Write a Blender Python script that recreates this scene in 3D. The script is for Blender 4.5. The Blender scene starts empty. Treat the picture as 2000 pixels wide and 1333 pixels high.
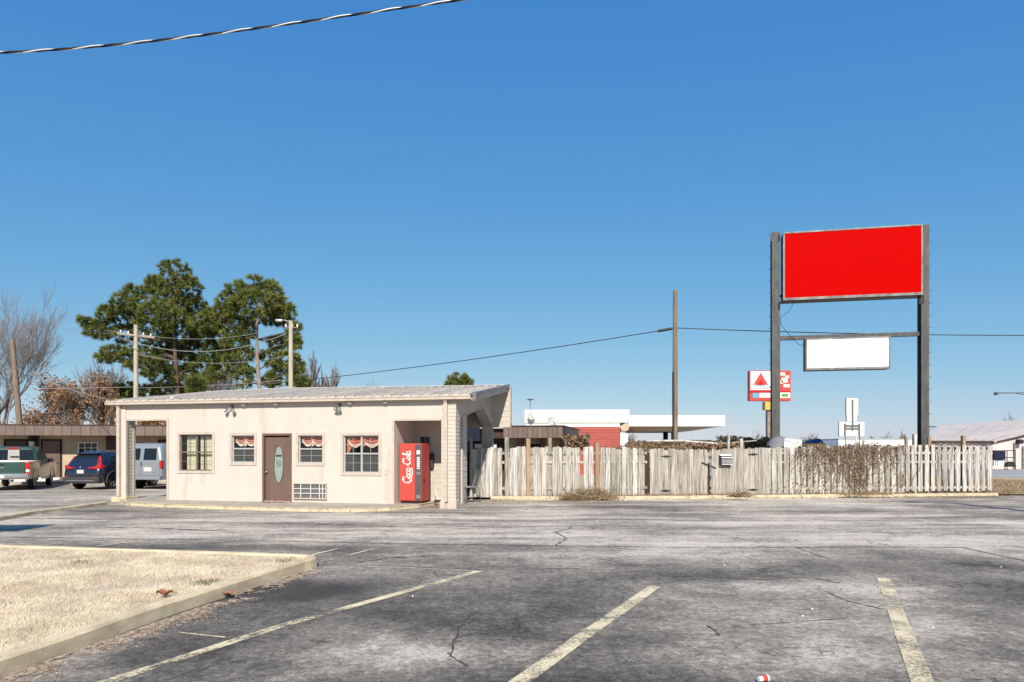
import bpy, bmesh, math, random
import numpy as np
from mathutils import Vector, Matrix
random.seed(7); rng = np.random.default_rng(7)
sc = bpy.context.scene; col = sc.collection
R = math.radians; PI = math.pi

# ------------------------------------------------------------------ camera, sky, sun, exposure
CH = 1.72; F = 1333.3; HY = 880.0
cd = bpy.data.cameras.new('camera'); cam = bpy.data.objects.new('camera', cd); col.objects.link(cam)
cam.location = (0, 0, CH); cam.rotation_euler = (R(90), 0, 0)
cd.sensor_width = 36; cd.lens = 24; cd.shift_y = 0.10675; cd.clip_end = 6000; cd.clip_start = 0.05
sc.camera = cam
SUN_EL = 38.0; SUN_AZ = 177.0       # compass-like: sun behind the camera, a touch to the right
w = bpy.data.worlds.new('World'); sc.world = w; w.use_nodes = True
nt = w.node_tree; bg = nt.nodes['Background']
sky = nt.nodes.new('ShaderNodeTexSky'); sky.sky_type = 'NISHITA'; sky.sun_disc = False
sky.sun_elevation = R(SUN_EL); sky.sun_rotation = R(SUN_AZ)
sky.altitude = 0; sky.air_density = 0.85; sky.dust_density = 0.35; sky.ozone_density = 3.2
# grade the clear-sky colours per channel (deeper blue overhead, calmer horizon)
sp_ = nt.nodes.new('ShaderNodeSeparateColor'); cb_ = nt.nodes.new('ShaderNodeCombineColor'); nt.links.new(sky.outputs[0], sp_.inputs[0])
for i_, (ref_, out_, ex_) in enumerate(((.119, .060, 1.08), (.215, .246, .60), (.42, .60, .24))):
    m1_ = nt.nodes.new('ShaderNodeMath'); m1_.operation = 'MULTIPLY'; m1_.inputs[1].default_value = .1514/ref_
    m2_ = nt.nodes.new('ShaderNodeMath'); m2_.operation = 'POWER'; m2_.inputs[1].default_value = ex_
    m3_ = nt.nodes.new('ShaderNodeMath'); m3_.operation = 'MULTIPLY'; m3_.inputs[1].default_value = out_/.190
    nt.links.new(sp_.outputs[i_], m1_.inputs[0]); nt.links.new(m1_.outputs[0], m2_.inputs[0]); nt.links.new(m2_.outputs[0], m3_.inputs[0]); nt.links.new(m3_.outputs[0], cb_.inputs[i_])
nt.links.new(cb_.outputs[0], bg.inputs[0]); bg.inputs[1].default_value = 0.13
sd = bpy.data.lights.new('sun', 'SUN'); sd.energy = 4.4; sd.angle = R(0.53); sd.color = (1.0, 0.925, 0.81)
sun = bpy.data.objects.new('sun', sd); col.objects.link(sun)
a = R(SUN_AZ)
sdir = Vector((math.sin(a)*math.cos(R(SUN_EL)), math.cos(a)*math.cos(R(SUN_EL)), math.sin(R(SUN_EL))))
sun.rotation_euler = sdir.to_track_quat('Z', 'Y').to_euler()
sc.view_settings.view_transform = 'Standard'; sc.view_settings.look = 'None'
sc.view_settings.exposure = 0.55; sc.view_settings.gamma = 1; sc.view_settings.use_curve_mapping = False

# ------------------------------------------------------------------ helpers: survey of the place
def at(px, py, D): return Vector(((px-1000)/F*D, D, CH+(HY-py)/F*D))
def gp(px, py, z=0.0):
    D = (CH-z)*F/(py-HY); return Vector(((px-1000)/F*D, D, z))
TH = R(12.4); OX, OY = -11.31, 22.4
UX, UY = math.cos(TH), -math.sin(TH); VX, VY = math.sin(TH), math.cos(TH)
def bu(px, v=0.0):
    k = (px-1000)/F; return (k*(OY+v*VY)-OX-v*VX)/(UX-k*UY)
def bz(px, py, v=0.0):
    u = bu(px, v); return CH+(HY-py)/F*(OY+u*UY+v*VY)

# ------------------------------------------------------------------ helpers: objects
def tag(o, label=None, cat=None, group=None, kind=None):
    if label: o['label'] = label
    if cat: o['category'] = cat
    if group: o['group'] = group
    if kind: o['kind'] = kind
    return o
def empty(name, loc=(0, 0, 0), rz=0.0, label=None, cat=None, group=None):
    o = bpy.data.objects.new(name, None); o.empty_display_size = 0.2; col.objects.link(o)
    o.location = loc; o.rotation_euler = (0, 0, rz); return tag(o, label, cat, group)
class MB:
    def __init__(s): s.v = []; s.f = []; s.sm = []
    def add(s, vs, fs, smooth=False):
        n = len(s.v); s.v += [tuple(p) for p in vs]
        s.f += [tuple(i+n for i in f) for f in fs]; s.sm += [smooth]*len(fs); return s
    def box(s, x0, x1, y0, y1, z0, z1):
        vs = [(x0,y0,z0),(x1,y0,z0),(x1,y1,z0),(x0,y1,z0),(x0,y0,z1),(x1,y0,z1),(x1,y1,z1),(x0,y1,z1)]
        return s.add(vs, [(0,3,2,1),(4,5,6,7),(0,1,5,4),(1,2,6,5),(2,3,7,6),(3,0,4,7)])
    def hexa(s, b, t):   # two matching quads (bottom, top)
        return s.add(list(b)+list(t), [(0,3,2,1),(4,5,6,7),(0,1,5,4),(1,2,6,5),(2,3,7,6),(3,0,4,7)])
    def prism(s, pts, off):    # polygon pts (3D) extruded by vector off
        n = len(pts); off = Vector(off)
        vs = [Vector(p) for p in pts]+[Vector(p)+off for p in pts]
        fs = [tuple(range(n-1, -1, -1)), tuple(range(n, 2*n))]+[(i, (i+1) % n, n+(i+1) % n, n+i) for i in range(n)]
        return s.add(vs, fs)
    def tube(s, pts, r, n=6, smooth=True, cap=True):
        pts = [Vector(p) for p in pts]; rs = r if isinstance(r, (list, tuple)) else [r]*len(pts)
        ref = None; rings = []
        for i, p in enumerate(pts):
            d = (pts[min(i+1, len(pts)-1)]-pts[max(i-1, 0)])
            if d.length < 1e-9: d = Vector((0, 0, 1))
            d.normalize()
            if ref is None: ref = Vector((1, 0, 0)) if abs(d.x) < .8 else Vector((0, 1, 0))
            a1 = (ref-d*ref.dot(d)); a1.normalize(); ref = a1; b1 = d.cross(a1)
            rings.append([p+a1*math.cos(2*PI*k/n)*rs[i]+b1*math.sin(2*PI*k/n)*rs[i] for k in range(n)])
        vs = [q for rg in rings for q in rg]; fs = []
        for i in range(len(pts)-1):
            for k in range(n): fs.append((i*n+k, i*n+(k+1) % n, (i+1)*n+(k+1) % n, (i+1)*n+k))
        s.add(vs, fs, smooth)
        if cap and n > 2:
            s.add(rings[0], [tuple(range(n-1, -1, -1))]); s.add(rings[-1], [tuple(range(n))])
        return s
    def vloft(s, levels, seg=4, smooth=True):
        # levels: (z, x0, x1, y0, y1, r) rounded rectangles stacked upward
        rings = []
        for z, x0, x1, y0, y1, r in levels:
            rg = []
            for cx, cy, a0 in ((x1-r, y0+r, -90), (x1-r, y1-r, 0), (x0+r, y1-r, 90), (x0+r, y0+r, 180)):
                for k in range(seg+1):
                    t = R(a0+90*k/seg); rg.append((cx+r*math.cos(t), cy+r*math.sin(t), z))
            rings.append(rg)
        n = len(rings[0]); fs = []
        for i in range(len(rings)-1):
            for k in range(n): fs.append((i*n+k, i*n+(k+1) % n, (i+1)*n+(k+1) % n, (i+1)*n+k))
        s.add([q for rg in rings for q in rg], fs, smooth)
        s.add(rings[0], [tuple(range(n-1, -1, -1))]); s.add(rings[-1], [tuple(range(n))]); return s
    def mesh(s, name):
        me = bpy.data.meshes.new(name); me.from_pydata(s.v, [], s.f)
        if any(s.sm): me.polygons.foreach_set('use_smooth', s.sm)
        me.update(); return me
    def build(s, name, mat, parent=None, loc=None, bevel=0, **kw):
        me = s.mesh(name); me.materials.append(mat)
        o = bpy.data.objects.new(name, me); col.objects.link(o)
        if parent: o.parent = parent
        if loc is not None: o.location = loc
        if bevel:
            b = o.modifiers.new('bevel', 'BEVEL'); b.width = bevel; b.segments = 2; b.limit_method = 'ANGLE'
        return tag(o, **kw)
def npmesh(name, verts, faces, mat, parent=None, smooth=False, **kw):
    # verts (N,3), faces (M,k) numpy
    me = bpy.data.meshes.new(name); verts = np.asarray(verts, np.float32); faces = np.asarray(faces, np.int32)
    m, k = faces.shape
    me.vertices.add(len(verts)); me.vertices.foreach_set('co', verts.ravel())
    me.loops.add(m*k); me.loops.foreach_set('vertex_index', faces.ravel())
    me.polygons.add(m); me.polygons.foreach_set('loop_start', np.arange(0, m*k, k, dtype=np.int32))
    if smooth: me.polygons.foreach_set('use_smooth', np.ones(m, bool))
    me.update(calc_edges=True); me.validate(); me.materials.append(mat)
    o = bpy.data.objects.new(name, me); col.objects.link(o)
    if parent: o.parent = parent
    return tag(o, **kw)
def instance(src, parent=None, loc=None, rz=None, scale=None):
    o = src.copy(); col.objects.link(o)
    if parent is not None: o.parent = parent
    if loc is not None: o.location = loc
    if rz is not None: o.rotation_euler.z = rz
    if scale is not None: o.scale = scale
    return o

# ------------------------------------------------------------------ materials
def mat(name, c1, c2=None, rough=.8, scale=8, stretch=(1, 1, 1), bump=.15, bscale=40, metal=0, rnd=0.0, detail=6, spec=.3, contrast=(.35, .65), coat=0, speck=None, bdist=.01):
    m = bpy.data.materials.new(name); m.use_nodes = True; t = m.node_tree; p = t.nodes['Principled BSDF']
    N = t.nodes.new; L = t.links.new
    p.inputs['Roughness'].default_value = rough; p.inputs['Metallic'].default_value = metal
    p.inputs['Specular IOR Level'].default_value = spec; p.inputs['Coat Weight'].default_value = coat
    p.inputs['Coat Roughness'].default_value = .04
    tc = N('ShaderNodeTexCoord'); mp = N('ShaderNodeMapping'); mp.inputs['Scale'].default_value = stretch
    L(tc.outputs['Object'], mp.inputs[0])
    if rnd:
        oi = N('ShaderNodeObjectInfo'); mu = N('ShaderNodeMath'); mu.operation = 'MULTIPLY'; mu.inputs[1].default_value = 37
        L(oi.outputs['Random'], mu.inputs[0]); cx = N('ShaderNodeCombineXYZ')
        for i in range(3): L(mu.outputs[0], cx.inputs[i])
        L(cx.outputs[0], mp.inputs['Location'])
    c2 = c2 or tuple(x*.88 for x in c1)
    no = N('ShaderNodeTexNoise'); no.inputs['Scale'].default_value = scale; no.inputs['Detail'].default_value = detail; no.inputs['Roughness'].default_value = .62
    L(mp.outputs[0], no.inputs['Vector'])
    cr = N('ShaderNodeValToRGB'); cr.color_ramp.elements[0].position = contrast[0]; cr.color_ramp.elements[1].position = contrast[1]
    cr.color_ramp.elements[0].color = (*c2, 1); cr.color_ramp.elements[1].color = (*c1, 1)
    L(no.outputs[0], cr.inputs[0]); out = cr.outputs[0]
    if speck:
        n2 = N('ShaderNodeTexNoise'); n2.inputs['Scale'].default_value = speck[0]; n2.inputs['Detail'].default_value = 3
        L(mp.outputs[0], n2.inputs['Vector'])
        r2 = N('ShaderNodeValToRGB'); r2.color_ramp.elements[0].position = speck[1]; r2.color_ramp.elements[1].position = speck[1]+.07
        L(n2.outputs[0], r2.inputs[0]); mx = N('ShaderNodeMix'); mx.data_type = 'RGBA'
        L(r2.outputs[0], mx.inputs[0]); L(out, mx.inputs[6]); mx.inputs[7].default_value = (*speck[2], 1); out = mx.outputs[2]
    if rnd:
        hs = N('ShaderNodeHueSaturation'); mr = N('ShaderNodeMapRange'); mr.inputs[3].default_value = 1-rnd; mr.inputs[4].default_value = 1+rnd*.7
        L(oi.outputs['Random'], mr.inputs[0]); L(mr.outputs[0], hs.inputs['Value']); L(out, hs.inputs['Color']); out = hs.outputs[0]
    L(out, p.inputs['Base Color'])
    if bump:
        nb = N('ShaderNodeTexNoise'); nb.inputs['Scale'].default_value = bscale; nb.inputs['Detail'].default_value = 4
        L(mp.outputs[0], nb.inputs['Vector']); bp = N('ShaderNodeBump'); bp.inputs['Strength'].default_value = bump; bp.inputs['Distance'].default_value = bdist
        L(nb.outputs[0], bp.inputs['Height']); L(bp.outputs[0], p.inputs['Normal'])
    return m
M = {}
M['wall'] = mat('cream_wall_paint', (.545, .487, .43), (.51, .452, .395), .75, 1.3, (1.6, 1.6, .4), .15, 25, contrast=(.3, .6), speck=(1.5, .60, (.48, .42, .36)))
M['trim'] = mat('cream_trim_paint', (.52, .445, .38), (.43, .36, .30), .6, 5, (1, 1, 1), .08)
M['cream_kerb'] = mat('worn_cream_kerb_paint', (.60, .48, .31), (.40, .34, .26), .9, 3.5, (1, 1, 1), .5, 40, contrast=(.38, .58), speck=(9, .62, (.22, .20, .17)))
M['white'] = mat('white_paint', (.80, .79, .76), (.70, .68, .64), .6, 2, bump=.05)
M['pole_white'] = mat('white_panel', (.84, .84, .84), (.78, .78, .78), .5, 1, bump=0)
M['siding'] = mat('vinyl_siding', (.53, .475, .415), (.45, .40, .345), .6, 3, (1, 1, 4), .05)
M['roof'] = mat('ribbed_roof_steel', (.62, .56, .49), (.50, .45, .39), .6, 2.5, (1, .35, 1), .05, contrast=(.3, .7), rnd=.08)
M['concrete'] = mat('walkway_concrete', (.44, .38, .31), (.27, .24, .20), .9, 2.2, (1, 1, 1), .3, 60, contrast=(.3, .7))
M['brownfascia'] = mat('brown_fascia_metal', (.185, .135, .112), (.14, .102, .085), .6, 2, (1, 1, .4), .05, rnd=.12)
M['darkbrown'] = mat('dark_brown_paint', (.075, .045, .035), (.05, .03, .024), .55, 4, bump=.1)
M['doorbrown'] = mat('office_door_brown', (.155, .10, .08), (.125, .08, .064), .5, 3, (1, 1, .3), .05)
M['motelwall'] = mat('tan_stucco', (.50, .40, .295), (.42, .33, .24), .9, 1.2, bump=.3)
M['wood'] = mat('weathered_wood', (.44, .40, .35), (.165, .145, .12), .9, 6, (3.5, 3.5, .22), .6, 30, rnd=.24, contrast=(.36, .58), speck=(7, .66, (.13, .105, .085)))
M['woodpale'] = mat('bleached_wood', (.55, .52, .48), (.24, .215, .19), .9, 6, (3.5, 3.5, .22), .6, 30, rnd=.20, contrast=(.36, .58), speck=(8, .68, (.16, .13, .11)))
M['woodnew'] = mat('brown_post_wood', (.42, .29, .19), (.25, .17, .11), .85, 5, (4, 4, .3), .5, 30, rnd=.12)
M['wooddark_shade'] = mat('dark_wood_and_gap_shade', (.055, .042, .034), (.03, .023, .018), .9, 5, (4, 4, .3), .5, 30, rnd=.2)  # old wood, toned near-black so the boards in gaps read as shade
M['poleWood'] = mat('utility_pole_wood', (.27, .20, .145), (.14, .10, .075), .9, 4, (5, 5, .35), .5, 30)
M['poleGrey'] = mat('pale_utility_pole_wood', (.52, .46, .36), (.34, .30, .235), .9, 4, (5, 5, .35), .5, 30)
M['steel'] = mat('weathered_grey_steel', (.092, .09, .086), (.05, .049, .048), .6, 3, (2, 2, .5), .15, 30, spec=.4)
M['frame'] = mat('aluminium_frame', (.27, .26, .25), (.11, .105, .10), .5, 3, (1, 1, 1), .05, metal=.2)
M['darksteel'] = mat('dark_steel', (.03, .03, .034), (.02, .02, .022), .5, 5)
M['red'] = mat('red_sign_face', (.46, .0006, .0003), (.455, .0006, .0003), .55, 1, bump=0, spec=.02)
M['signwhite'] = mat('white_sign_face', (.86, .86, .85), (.83, .83, .82), .5, 2, bump=0)
M['bronze'] = mat('bronze_window_frame', (.16, .135, .115), (.12, .10, .085), .5, 5, bump=0)
M['greyframe'] = mat('grey_window_frame', (.42, .42, .42), (.35, .35, .35), .5, 5, bump=0)
M['curtain'] = mat('pale_curtain', (.74, .72, .60), (.60, .58, .48), .9, 9, (3, 3, .1), .1)
M['valance'] = mat('red_valance_cloth', (.50, .05, .06), (.40, .035, .045), .9, 9, (1, 1, 3), .1)
M['cream'] = mat('cream_fringe', (.80, .72, .62), (.7, .6, .5), .9, 15, bump=.1)
M['pinkcloth'] = mat('pink_curtain', (.60, .22, .17), (.5, .16, .12), .9, 9, bump=.1)
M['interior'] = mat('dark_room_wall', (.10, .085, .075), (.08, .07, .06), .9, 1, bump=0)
M['black'] = mat('black_rubber', (.02, .02, .02), (.012, .012, .012), .75, 5, bump=.05)
M['cokered'] = mat('vending_machine_red', (.50, .068, .052), (.47, .062, .047), .45, 1, bump=0)
M['cokegrey'] = mat('vending_machine_grey', (.10, .09, .09), (.08, .07, .07), .4, 1, bump=0)
M['chrome'] = mat('chrome', (.65, .65, .66), (.55, .55, .56), .22, 3, metal=1, bump=0)
M['alu'] = mat('dull_metal', (.42, .41, .40), (.3, .3, .29), .45, 5, metal=.7, bump=.1)
M['green'] = mat('truck_green_paint', (.02, .062, .05), (.018, .055, .044), .35, 1, bump=0, coat=.4, spec=.5)
M['tan'] = mat('truck_tan_paint', (.24, .19, .13), (.215, .17, .117), .35, 1, bump=0, coat=.3, spec=.5)
M['navy'] = mat('navy_car_paint', (.010, .0135, .028), (.009, .012, .025), .25, 1, bump=0, coat=.9, spec=.5)
M['silver'] = mat('silver_van_paint', (.27, .295, .31), (.25, .275, .29), .35, 1, bump=0, coat=.6, metal=.3)
M['plastic'] = mat('dark_plastic', (.05, .05, .052), (.04, .04, .042), .6, 5, bump=.05)
M['carglass'] = mat('car_glass', (.012, .016, .022), (.010, .014, .018), .08, 1, bump=0, spec=.35)
M['tail'] = mat('tail_light_red', (.50, .012, .012), (.42, .01, .01), .15, 5, bump=0, coat=.8)
M['plate'] = mat('number_plate', (.60, .60, .57), (.5, .5, .48), .5, 30, bump=0)
M['whiteplastic'] = mat('white_plastic', (.78, .78, .76), None, .4, 3, bump=0)
M['bark'] = mat('pine_bark', (.16, .11, .08), (.07, .05, .04), .95, 6, (2, 2, .5), .8, 20)
M['barkpale'] = mat('pale_bark', (.32, .26, .22), (.19, .15, .125), .95, 6, (2, 2, .5), .6, 20)
M['twig'] = mat('bare_twigs', (.25, .225, .22), (.16, .145, .14), .95, 4, bump=0)
M['twigfar'] = mat('distant_twigs', (.26, .215, .19), (.19, .155, .135), .95, 1, bump=0)
M['navyfascia'] = mat('navy_awning', (.014, .017, .04), (.01, .012, .03), .7, 3, bump=.05)
M['redwall'] = mat('faded_red_metal_wall', (.40, .095, .075), (.33, .075, .06), .6, 1.2, (1, 1, 3), .05)
M['pinkwall'] = mat('pale_pink_metal_wall', (.60, .51, .49), (.55, .465, .45), .6, .6, (1, 1, .5), .03)
M['pinkroof'] = mat('pale_beige_metal_roof', (.52, .455, .41), (.46, .40, .36), .5, .5, bump=.03)
M['green_roof'] = mat('pale_green_trim', (.35, .42, .40), None, .6, 1, bump=0)
M['cloth_grey'] = mat('grey_tarpaulin', (.20, .20, .21), (.13, .13, .14), .7, 3, bump=.3)
M['blue'] = mat('blue_fabric', (.045, .075, .22), (.03, .05, .16), .7, 3, bump=.1)
M['yellow'] = mat('yellow_paint', (.62, .42, .10), (.5, .34, .08), .6, 3, bump=.05)
M['brick'] = mat('dry_leaf_brown', (.36, .15, .075), (.24, .09, .045), .8, 12, bump=.2)
M['mat'] = mat('faded_pink_mat', (.50, .33, .32), (.30, .20, .19), .95, 7, bump=.4, contrast=(.4, .6))
M['doorglass'] = mat('frosted_door_glass', (.30, .36, .31), (.22, .28, .245), .35, 9, bump=.4, bscale=60, spec=.4)
M['leadline'] = mat('lead_came', (.10, .12, .11), None, .5, 5, bump=0)
M['lampglass'] = mat('lamp_glass', (.55, .56, .52), None, .3, 5, bump=0)
M['boxdark'] = mat('mailbox_black', (.03, .027, .025), None, .45, 5, bump=.05)

def leafmat(name, c1, c2, scale=.9, trans=.3):
    m = mat(name, c1, c2, .7, scale, (1, 1, 1), 0, contrast=(.38, .62)); t = m.node_tree; p = t.nodes['Principled BSDF']
    tr = t.nodes.new('ShaderNodeBsdfTranslucent'); mx = t.nodes.new('ShaderNodeMixShader'); mx.inputs[0].default_value = trans
    src = p.inputs['Base Color'].links[0].from_socket
    t.links.new(src, tr.inputs[0]); t.links.new(p.outputs[0], mx.inputs[1]); t.links.new(tr.outputs[0], mx.inputs[2])
    t.links.new(mx.outputs[0], t.nodes['Material Output'].inputs[0]); return m
M['pine'] = leafmat('pine_needles', (.225, .26, .062), (.065, .088, .026), 1.8)
M['pine2'] = leafmat('pine_needles_yellowish', (.30, .30, .07), (.09, .11, .03), 1.8)
M['oakleaf'] = leafmat('dry_oak_leaves', (.44, .25, .12), (.25, .14, .07), 1.2)
M['vine'] = leafmat('dry_vine_leaves', (.40, .28, .175), (.19, .12, .07), 5)
M['straw'] = leafmat('dry_lawn_blades', (.90, .79, .61), (.64, .53, .385), 1.6, .3)
M['brush'] = leafmat('dry_brush', (.42, .31, .19), (.24, .17, .10), 4, .2)
M['bushgreen'] = leafmat('olive_bush_leaves', (.16, .14, .06), (.08, .08, .03), 2)

def glassmat():
    m = bpy.data.materials.new('window_glass'); m.use_nodes = True; t = m.node_tree; t.nodes.remove(t.nodes['Principled BSDF'])
    tr = t.nodes.new('ShaderNodeBsdfTransparent'); tr.inputs[0].default_value = (.93, .93, .90, 1)
    gl = t.nodes.new('ShaderNodeBsdfGlossy'); gl.inputs['Roughness'].default_value = .03
    lw = t.nodes.new('ShaderNodeLayerWeight'); lw.inputs[0].default_value = .5; pw_ = t.nodes.new('ShaderNodeMath'); pw_.operation = 'POWER'; pw_.inputs[1].default_value = 4; t.links.new(lw.outputs['Facing'], pw_.inputs[0]); fr = t.nodes.new('ShaderNodeMath'); fr.operation = 'MULTIPLY_ADD'; fr.inputs[1].default_value = .8; fr.inputs[2].default_value = .035; t.links.new(pw_.outputs[0], fr.inputs[0])
    mx = t.nodes.new('ShaderNodeMixShader'); t.links.new(fr.outputs[0], mx.inputs[0])
    t.links.new(tr.outputs[0], mx.inputs[1]); t.links.new(gl.outputs[0], mx.inputs[2])
    t.links.new(mx.outputs[0], t.nodes['Material Output'].inputs[0]); return m
M['glass'] = glassmat()
def screenmat():
    m = bpy.data.materials.new('insect_screen'); m.use_nodes = True; t = m.node_tree; p = t.nodes['Principled BSDF']
    p.inputs['Base Color'].default_value = (.10, .105, .12, 1); p.inputs['Roughness'].default_value = .7
    tr = t.nodes.new('ShaderNodeBsdfTransparent'); mx = t.nodes.new('ShaderNodeMixShader'); mx.inputs[0].default_value = .35
    t.links.new(p.outputs[0], mx.inputs[1]); t.links.new(tr.outputs[0], mx.inputs[2])
    t.links.new(mx.outputs[0], t.nodes['Material Output'].inputs[0]); return m
M['screen'] = screenmat()
def paintline():
    m = mat('worn_stall_paint', (.74, .63, .42), (.60, .50, .33), .85, 6, bump=.3); t = m.node_tree; p = t.nodes['Principled BSDF']
    tc = t.nodes.new('ShaderNodeTexCoord'); n = t.nodes.new('ShaderNodeTexNoise'); n.inputs['Scale'].default_value = 28; n.inputs['Detail'].default_value = 8; n.inputs['Roughness'].default_value = .75
    n2 = t.nodes.new('ShaderNodeTexNoise'); n2.inputs['Scale'].default_value = 1.6; n2.inputs['Detail'].default_value = 3
    ad = t.nodes.new('ShaderNodeMath'); ad.operation = 'ADD'
    t.links.new(tc.outputs['Object'], n.inputs['Vector']); t.links.new(tc.outputs['Object'], n2.inputs['Vector'])
    t.links.new(n.outputs[0], ad.inputs[0]); t.links.new(n2.outputs[0], ad.inputs[1])
    mr = t.nodes.new('ShaderNodeMapRange'); mr.inputs[1].default_value = .92; mr.inputs[2].default_value = 1.14; mr.inputs[3].default_value = 1; mr.inputs[4].default_value = 0
    t.links.new(ad.outputs[0], mr.inputs[0]); t.links.new(mr.outputs[0], p.inputs['Alpha']); return m
M['paint'] = paintline()

# ------------------------------------------------------------------ noise on grids
def vnoise(x, y, seed):
    r = np.random.default_rng(seed); T = r.random((256, 256))
    xi = np.floor(x).astype(int); yi = np.floor(y).astype(int); fx = x-xi; fy = y-yi
    fx = fx*fx*(3-2*fx); fy = fy*fy*(3-2*fy)
    g = lambda i, j: T[(i) % 256, (j) % 256]
    return (g(xi, yi)*(1-fx)*(1-fy)+g(xi+1, yi)*fx*(1-fy)+g(xi, yi+1)*(1-fx)*fy+g(xi+1, yi+1)*fx*fy)
def fbm(x, y, seed, o=5, g=.55):
    s = 0; a_ = 1; t = 0
    for k in range(o): s = s+a_*vnoise(x*2**k+k*17.3, y*2**k+k*9.1, seed+k); t += a_; a_ *= g
    return s/t

# ------------------------------------------------------------------ ground
def asphaltmat():
    m = bpy.data.materials.new('old_asphalt'); m.use_nodes = True; t = m.node_tree; p = t.nodes['Principled BSDF']
    N = t.nodes.new; L = t.links.new; p.inputs['Roughness'].default_value = .88; p.inputs['Specular IOR Level'].default_value = .25
    tc = N('ShaderNodeTexCoord'); at_ = N('ShaderNodeAttribute'); at_.attribute_name = 'wear'
    n1 = N('ShaderNodeTexNoise'); n1.inputs['Scale'].default_value = 12; n1.inputs['Detail'].default_value = 10; n1.inputs['Roughness'].default_value = .72
    n2 = N('ShaderNodeTexNoise'); n2.inputs['Scale'].default_value = 70; n2.inputs['Detail'].default_value = 4; n2.inputs['Roughness'].default_value = .8
    for n in (n1, n2): L(tc.outputs['Object'], n.inputs['Vector'])
    def math_(op, a_, b_):
        q = N('ShaderNodeMath'); q.operation = op
        for i, s_ in enumerate((a_, b_)):
            if isinstance(s_, (int, float)): q.inputs[i].default_value = s_
            else: L(s_, q.inputs[i])
        return q.outputs[0]
    s1 = math_('MULTIPLY', math_('SUBTRACT', n1.outputs[0], .5), 1.05)
    n4 = N('ShaderNodeTexNoise'); n4.inputs['Scale'].default_value = 26; n4.inputs['Detail'].default_value = 6; n4.inputs['Roughness'].default_value = .8; L(tc.outputs['Object'], n4.inputs['Vector'])
    s2 = math_('ADD', math_('MULTIPLY', math_('SUBTRACT', n2.outputs[0], .5), 1.25), math_('MULTIPLY', math_('SUBTRACT', n4.outputs[0], .5), 1.1))
    n5 = N('ShaderNodeTexNoise'); n5.inputs['Scale'].default_value = 3.0; n5.inputs['Detail'].default_value = 9; n5.inputs['Roughness'].default_value = .75; L(tc.outputs['Object'], n5.inputs['Vector'])
    v = math_('ADD', math_('ADD', at_.outputs['Fac'], s1), math_('ADD', s2, math_('MULTIPLY', math_('SUBTRACT', n5.outputs[0], .5), .85)))
    cr = N('ShaderNodeValToRGB'); e = cr.color_ramp.elements
    e[0].position = 0; e[0].color = (.058, .052, .047, 1); e[1].position = 1; e[1].color = (.60, .53, .44, 1)
    q = e.new(.28); q.color = (.125, .111, .096, 1); q = e.new(.52); q.color = (.225, .197, .164, 1); q = e.new(.76); q.color = (.39, .34, .275, 1)
    L(v, cr.inputs[0])
    # alligator cracks
    vo = N('ShaderNodeTexVoronoi'); vo.feature = 'DISTANCE_TO_EDGE'; vo.inputs['Scale'].default_value = .42
    dn = N('ShaderNodeTexNoise'); dn.inputs['Scale'].default_value = 2.2; dn.inputs['Detail'].default_value = 6; L(tc.outputs['Object'], dn.inputs['Vector'])
    va = N('ShaderNodeVectorMath'); va.operation = 'SCALE'; va.inputs['Scale'].default_value = 1.3; L(dn.outputs['Color'], va.inputs[0])
    vb = N('ShaderNodeVectorMath'); vb.operation = 'ADD'; L(tc.outputs['Object'], vb.inputs[0]); L(va.outputs[0], vb.inputs[1]); L(vb.outputs[0], vo.inputs['Vector'])
    n3 = N('ShaderNodeTexNoise'); n3.inputs['Scale'].default_value = .55; n3.inputs['Detail'].default_value = 3; L(tc.outputs['Object'], n3.inputs['Vector'])
    wth = math_('MINIMUM', math_('MULTIPLY', math_('SUBTRACT', n3.outputs[0], .46), .075), .006)
    mr = N('ShaderNodeMapRange'); L(math_('SUBTRACT', vo.outputs['Distance'], wth), mr.inputs[0]); mr.inputs[1].default_value = -.002; mr.inputs[2].default_value = .004
    mr.inputs[3].default_value = .5; mr.inputs[4].default_value = 1
    mx = N('ShaderNodeMix'); mx.data_type = 'RGBA'; mx.blend_type = 'MULTIPLY'; mx.inputs[0].default_value = 1
    L(cr.outputs[0], mx.inputs[6]); L(mr.outputs[0], mx.inputs[7]); L(mx.outputs[2], p.inputs['Base Color'])
    bp = N('ShaderNodeBump'); bp.inputs['Strength'].default_value = .7; bp.inputs['Distance'].default_value = .012; L(n2.outputs[0], bp.inputs['Height']); L(bp.outputs[0], p.inputs['Normal'])
    return m
M['asphalt'] = asphaltmat()
M['tar'] = mat('dark_tar', (.075, .068, .06), (.05, .046, .04), .8, 8, bump=.2)
M['drygrass'] = mat('dry_grass_ground', (.50, .40, .27), (.30, .24, .15), .95, 1.2, (1, 1, 1), .6, 25, contrast=(.3, .7))
M['dirt'] = mat('lawn_soil', (.60, .49, .35), (.42, .33, .23), .95, 3, (1, 1, 1), .6, 60)
M['road'] = mat('pale_road', (.34, .33, .32), (.27, .26, .25), .9, .4, (1, 6, 1), .1)
M['roadpaint'] = mat('road_line_paint', (.75, .73, .68), None, .8, 2, bump=0)

MB().add([(-3000, -400, -.06), (3000, -400, -.06), (3000, 5000, -.06), (-3000, 5000, -.06)], [(0, 1, 2, 3)]).build('ground', M['drygrass'], kind='structure')

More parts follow.
